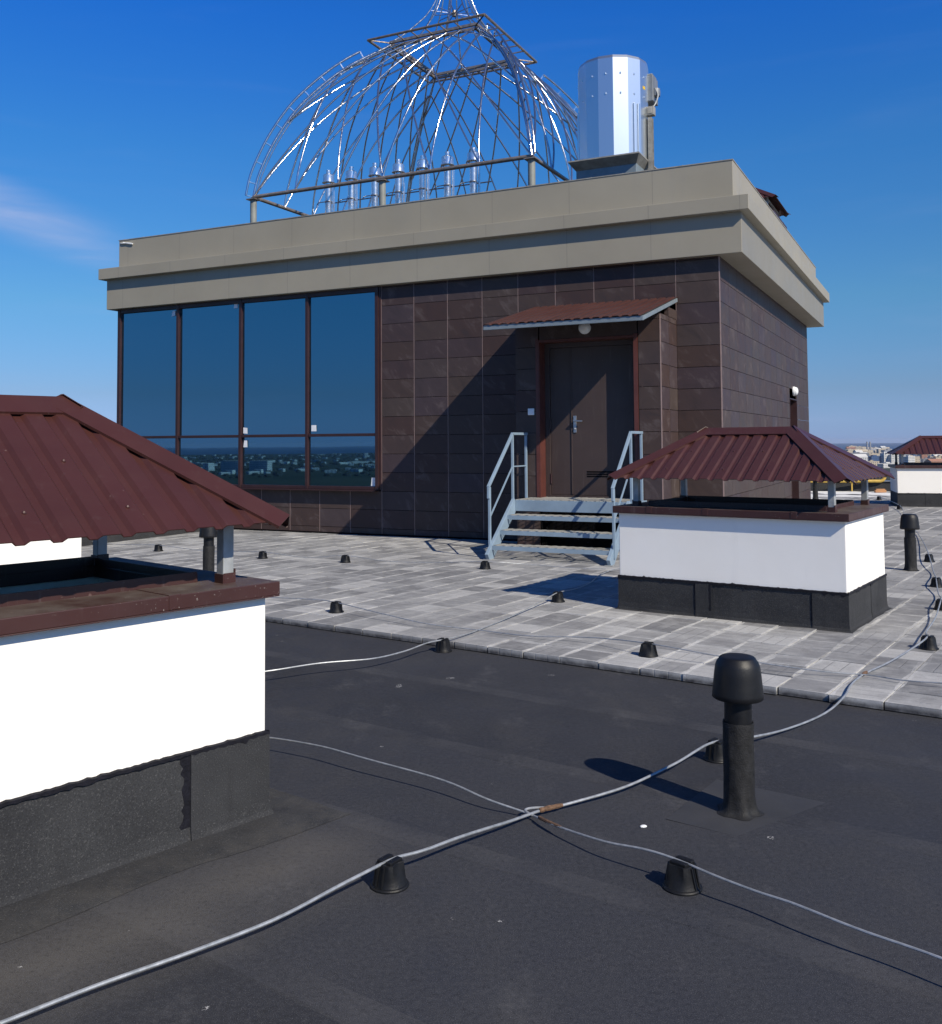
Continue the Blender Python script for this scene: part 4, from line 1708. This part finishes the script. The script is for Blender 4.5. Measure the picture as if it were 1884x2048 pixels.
for p in hub_pts:
    mb = MB(DO)
    mb.bar(p, (0, 0, 10.33), .018)
    mb.build('spire_spoke', MT['steel'], dome)
mb = MB(DO)
mb.lathe([(0, 10.26), (.04, 10.27), (.05, 10.33), (.04, 10.39), (0, 10.40)], 12)
mb.build('spire_hub', MT['oldsteel'], dome, smooth=True)
mb = MB(DO)
mb.lathe([(0, 12.7), (.06, 12.72), (.09, 12.85), (.06, 12.98), (.012, 13.05), (.008, 13.5), (0, 13.5)], 14)
mb.build('finial', MT['steel'], dome, smooth=True)

# ------------------------------------------------------------------ chimney flues and tie rods
FU = (-10.503, -9.985, -9.465, -8.955, -8.445, -7.935, -7.419)
order = ('leftmost', 'second from the left', 'third from the left', 'middle', 'third from the right', 'second from the right', 'rightmost')
f0 = None
for i, u in enumerate(FU):
    loc = W(YB, u, 15.3, 4.758)
    lab = f'{order[i]} of seven shiny steel flue pipes inside the dome frame'
    if f0 is None:
        f0 = thing('flue_pipe', lab, 'flue pipe', loc, -YB, 'steel flue pipes inside the dome frame')
        mb = MB()
        mb.lathe([(0, 0), (.065, 0), (.065, 1.0), (.067, 1.0), (.067, 1.03), (.065, 1.03), (.065, 1.76), (0, 1.76)], 28)
        mb.build('pipe', MT['flue'], f0, smooth=True)
        mb = MB()
        mb.lathe([(.05, 1.735), (.108, 1.735), (.122, 1.728), (.122, 1.742), (.110, 1.748), (.108, 1.78), (.108, 1.86), (.108, 1.87), (.09, 1.885), (.05, 1.89)], 28)
        mb.build('collar', MT['flue'], f0, smooth=True)
        mb = MB()
        mb.lathe([(.042, 1.88), (.042, 1.955), (.045, 1.958), (.045, 1.97), (.03, 1.975), (0, 1.975)], 20)
        mb.build('tip', MT['flue'], f0, smooth=True)
        mb = MB()
        mb.lathe([(.064, 1.345), (.072, 1.345), (.072, 1.375), (.064, 1.375)], 24)
        mb.lathe([(.064, 1.0), (.07, 1.0), (.07, 1.02), (.064, 1.02)], 24)
        mb.build_each('clamp', MT['zinc'], f0, smooth=True)
        mb = MB()
        mb.tube([(.10, .03, 0), (.10, .03, 1.7)], .022, 8)
        mb.build('side_tube', MT['flue'], f0, smooth=True)
    else:
        c = copy_tree(f0)
        c.location = loc
        c['label'] = lab
mb = MB((-9, 15.4, 6.1))
mb.tube([(FU[0] - .15, 15.42, 6.12), (FU[-1] + .3, 15.42, 6.12)], .012, 6)
for u in FU:
    mb.tube(smooth_path([(u - .35, 15.42, 6.12), (u - .2, 15.25, 6.11), (u - .07, 15.23, 6.11), (u + .08, 15.24, 6.11)], 4), .009, 6)
o = mb.build('tie_rod', MT['zinc'], smooth=True, loc=W(YB, -9, 15.4, 6.1), rz=-YB)
tag(o, 'thin horizontal tie rod bracing the row of flue pipes', 'tie rod')

# ------------------------------------------------------------------ roof fan
FC = (-4.755, 15.07)
fan = thing('roof_fan', 'large faceted silver exhaust fan drum on a square blue grey base', 'exhaust fan', W(YB, *FC, 4.758), -YB)
mb = MB()
mb.box(-.50, .50, -.44, .44, 0, 1.13)
mb.build('curb', MT['curb'], fan, bevel=.01)
mb = MB()
hw = .585
mb.box(-hw, hw, -hw, hw, 1.215, 1.235)
for sgn in (-1, 1):                                   # sloping skirt of the flange
    mb.face([(-hw, sgn * hw, 1.218), (hw, sgn * hw, 1.218), (.50, sgn * .44, 1.10), (-.50, sgn * .44, 1.10)])
    mb.face([(sgn * hw, -hw, 1.218), (sgn * hw, hw, 1.218), (sgn * .50, .44, 1.10), (sgn * .50, -.44, 1.10)])
mb.build('flange', MT['flange'], fan, solid=.004)
mb = MB()
ND = 15
DR, DZ0, DZ1 = .575, 1.235, 2.865
mb.lathe([(DR, DZ0), (DR, DZ1 - .05), (DR * .955, DZ1), (DR * .9, DZ1), (DR * .88, DZ1 - .25), (0, DZ1 - .25)], ND, rot=.41)
for k in range(ND):
    a = 2 * pi * (k + .5) / ND + .41
    rr_ = DR * cos(pi / ND) + .003
    for z in (DZ1 - .3, DZ1 - .62):
        mb.lathe([(0, -.012), (.011, -.012), (.011, .012), (0, .012)], 8, (rr_ * cos(a), rr_ * sin(a), z))
dr = mb.build('drum', MT['fansheet'], fan)
for a in (radians(q) for q in (-37, -29, -150, -158, 57, 65, 150)):                        # upright brackets on the lower half
    rr_ = DR + .0
    c_, s_ = cos(a), sin(a)
    mb = MB()
    p0_, p1_ = Vector((rr_ * c_, rr_ * s_, DZ0)), Vector((rr_ * c_, rr_ * s_, DZ0 + .86))
    mb.bar(p0_, p1_, .045, .03, up=(c_, s_, 0))
    mb.build('bracket', MT['fansheet'], dr, bevel=.004)
mb = MB()
mb.box(.45, .655, .04, .34, DZ1 - .64, DZ1 - .22)
mb.box(.48, .64, .06, .32, DZ1 - .22, DZ1 - .18)
mo = mb.build('motor_housing', MT['fanbox'], fan, bevel=.012)
mb = MB()
mb.lathe([(0, -.06), (.07, -.06), (.075, 0), (.07, .06), (0, .06)], 14, (.665, .16, DZ1 - .48))
mb.tube(smooth_path([(.67, .10, DZ1 - .42), (.72, .09, DZ1 - .55), (.69, .06, DZ1 - .68), (.65, .02, DZ1 - .76)], 5), .012, 6)
mb.build_each('conduit', MT['fanbox'], mo, smooth=True)
mb = MB()
mb.box(.555, .685, -.06, .06, DZ1 - .90, DZ1 - .76)
mb.box(.58, .66, -.068, -.06, DZ1 - .88, DZ1 - .78)
mb.build('junction_box', MT['flange'], fan, bevel=.006)
mb = MB()
mb.box(0.5870, 0.5940, -.06, .02, 0, DZ1 - .94)
mb.box(0.5870, 0.6570, -.064, -.058, 0, DZ1 - .94)
mb.box(0.5870, 0.6570, .018, .024, 0, DZ1 - .94)
z = .06
while z < DZ1 - 1.0:
    mb.box(0.6120, 0.6270, -.0655, -.0642, z, z + .03)
    z += .06
mb.build('cable_tray', MT['flange'], fan)
mb = MB()
a = 2 * pi * (13.5) / ND + .41
rr_ = DR * cos(pi / ND) + .003
c_, s_ = cos(a), sin(a)
tv = Vector((-s_, c_, 0))
for zc, wd, ht in ((DZ1 - .47, .075, .05),):
    p = Vector((rr_ * c_, rr_ * s_, zc))
    mb.face([p - tv * wd / 2 + Vector((0, 0, -ht / 2)), p + tv * wd / 2 + Vector((0, 0, -ht / 2)), p + tv * wd / 2 + Vector((0, 0, ht / 2)), p - tv * wd / 2 + Vector((0, 0, ht / 2))])
mb.build('warning_label', MT['sealabel'], dr, solid=.002)

# ------------------------------------------------------------------ distant city
FAC = [
    (mk_facade('white_render', (.62, .62, .60), (.07, .08, .1)), 'white'),
    (mk_facade('cream_render', (.50, .43, .32), (.08, .08, .09), 3.6), 'cream'),
    (mk_facade('grey_panel', (.30, .31, .33), (.06, .07, .09), 2.6), 'grey'),
    (mk_facade('brick_red', (.34, .17, .11), (.06, .06, .07), 3.2), 'brick red'),
    (mk_facade('blue_cladding', (.05, .10, .22), (.03, .05, .09), 4.0), 'blue'),
]
ROOFM = simple('dark_city_roof', (.13, .11, .1), .9)


def city(x, y, w, d, h, rz, mat, label, group, gable=False):
    mb = MB()
    mb.box(-w / 2, w / 2, -d / 2, d / 2, 0, h)
    if gable:
        rh = min(w, d) * .3
        mb.face([(-w / 2, -d / 2, h), (w / 2, -d / 2, h), (w / 2, 0, h + rh), (-w / 2, 0, h + rh)])
        mb.face([(-w / 2, d / 2, h), (w / 2, d / 2, h), (w / 2, 0, h + rh), (-w / 2, 0, h + rh)])
        for s in (-1, 1):
            mb.face([(s * w / 2, -d / 2, h), (s * w / 2, d / 2, h), (s * w / 2, 0, h + rh)])
    else:
        mb.box(-w / 2, w / 2, -d / 2, -d / 2 + .4, h, h + .8)
        mb.box(-w / 2, w / 2, d / 2 - .4, d / 2, h, h + .8)
        mb.box(-w * .2, w * .05, -d * .2, d * .2, h, h + 2.6)
    o = mb.build('city_building', mat, loc=(x, y, GZ), rz=rz)
    tag(o, label, 'building', group)
    return o


rc = random.Random(77)


def px(x_px, dist):
    return (x_px - 942) / F_PX * dist, dist


# the recognisable ones first, then the spread of small blocks behind
def special(xp, dist, w, d, h, mi, label, rz=.2):
    x, y = px(xp, dist)
    return city(x, y, w, d, h, rz, FAC[mi][0], label, 'distant city buildings')


special(1747, 1750, 27, 20, 17, 4, 'dark blue distant block behind the hip of the middle tin roof')
special(1766, 1740, 9, 12, 23, 0, 'white distant tower with dark glass beside the blue block')
special(1782, 1735, 15, 16, 20, 0, 'white distant block left of the far vent box, facing the sun')
special(1825, 1800, 14, 16, 17, 4, 'blue distant block framed under the far vent box roof')
special(1842, 1950, 13, 14, 20, 3, 'brick red distant block framed under the far vent box roof')
special(1806, 1850, 12, 14, 19, 2, 'grey distant block right of the far vent box post')
for xp, dd in ((1732.5, 2900), (1738.5, 2960)):
    x, y = px(xp, dd)
    mb = MB()
    mb.lathe([(3.4, 0), (2.4, 41), (2.2, 41.5), (0, 41.5)], 16)
    o = mb.build('smokestack', FAC[2][0], loc=(x, y, GZ), smooth=True)
    tag(o, ('left' if xp < 1735 else 'right') + ' one of two thin grey smokestacks on the city skyline', 'smokestack', 'thin smokestacks on the skyline')
GL = 'one of many small {} city blocks spread beneath the sea horizon'
for i in range(170):
    dd = rc.uniform(1950, 4300) if i > 50 else rc.uniform(1600, 2500)
    x, y = px(rc.uniform(1690, 1960), dd)
    mi = rc.choices((0, 1, 2, 3), (5, 6, 2, .7))[0]
    hgt = rc.uniform(6, 13) if rc.random() < .75 else rc.uniform(13, 22)
    city(x, y, rc.uniform(12, 45), rc.uniform(10, 16), hgt, rc.uniform(-.3, .6), FAC[mi][0], GL.format(FAC[mi][1]), f'small {FAC[mi][1]} city blocks under the horizon', rc.random() < .3)
# the town on the other side, met only in the mirror glass: one mass
mb = MB()
for i in range(330):
    az = radians(rc.uniform(228, 262))
    dd = 1500 + 2700 * rc.random() ** 1.3
    c = Vector((dd * sin(az), dd * cos(az)))
    w, h = rc.uniform(5, 18) if rc.random() < .86 else rc.uniform(40, 90), rc.uniform(3, 6) if rc.random() < .96 else rc.uniform(12, 20)
    a = rc.uniform(0, pi)
    r_ = Matrix.Rotation(a, 2)
    d2 = rc.uniform(8, 14)
    q = [c + r_ @ Vector(p) for p in ((-w / 2, -d2 / 2), (w / 2, -d2 / 2), (w / 2, d2 / 2), (-w / 2, d2 / 2))]
    lo = [(p.x, p.y, GZ) for p in q]
    hi = [(p.x, p.y, GZ + h) for p in q]
    mb.face(hi)
    for k in range(4):
        mb.face((lo[k], lo[(k + 1) % 4], hi[(k + 1) % 4], hi[k]))
o = mb.build('town', FAC[0][0])
tag(o, 'distant town reflected in the mirrored window panes', 'town', kind='stuff')
mb = MB()
for i in range(1300):
    az = radians(rc.uniform(228, 262)) if i < 1220 else radians(rc.uniform(18, 34))
    dd = 1350 + 2900 * rc.random()
    c = Vector((dd * sin(az), dd * cos(az), GZ))
    rr_ = rc.uniform(2.2, 4) * (1 + dd / 5000)
    mb.lathe([(rr_ * 1.5, 0), (rr_ * 1.3, rr_ * .5), (rr_ * .7, rr_ * .9), (0, rr_)], 7, c, rot=rc.uniform(0, 6))
o = mb.build('far_tree_belt', simple('far_foliage', (.016, .021, .019), .95, 0, .3, .05))
tag(o, 'dark tree belts between the distant city blocks', 'trees', kind='stuff')

# ------------------------------------------------------------------ the air between here and the skyline
hz = bpy.data.materials.new('haze_air')
hz.use_nodes = True
hz.node_tree.nodes.clear()
ho = hz.node_tree.nodes.new('ShaderNodeOutputMaterial')
pv = hz.node_tree.nodes.new('ShaderNodeVolumePrincipled')
pv.inputs['Color'].default_value = (.62, .72, .92, 1)
pv.inputs['Density'].default_value = .00005
hz.node_tree.links.new(pv.outputs[0], ho.inputs['Volume'])
mb = MB()
mb.box(-16500, 16500, -16500, 16500, GZ - 4, 15.5)
tag(mb.build('haze', hz), kind='stuff')

# a few scraps lying on the roofing
for x, y, lab, r_ in ((.66, 3.86, 'small white flat pebble on black roofing right of the wire crossing', .011),):
    mb = MB()
    mb.lathe([(0, 0), (r_, 0), (r_ * 1.05, .003), (r_ * .7, .006), (0, .0065)], 10, fn=lambda a, z: 1 + .25 * sin(2 * a + 1))
    tag(mb.build('pebble', MT['paper'], loc=(x, y, .001)), lab, 'pebble')
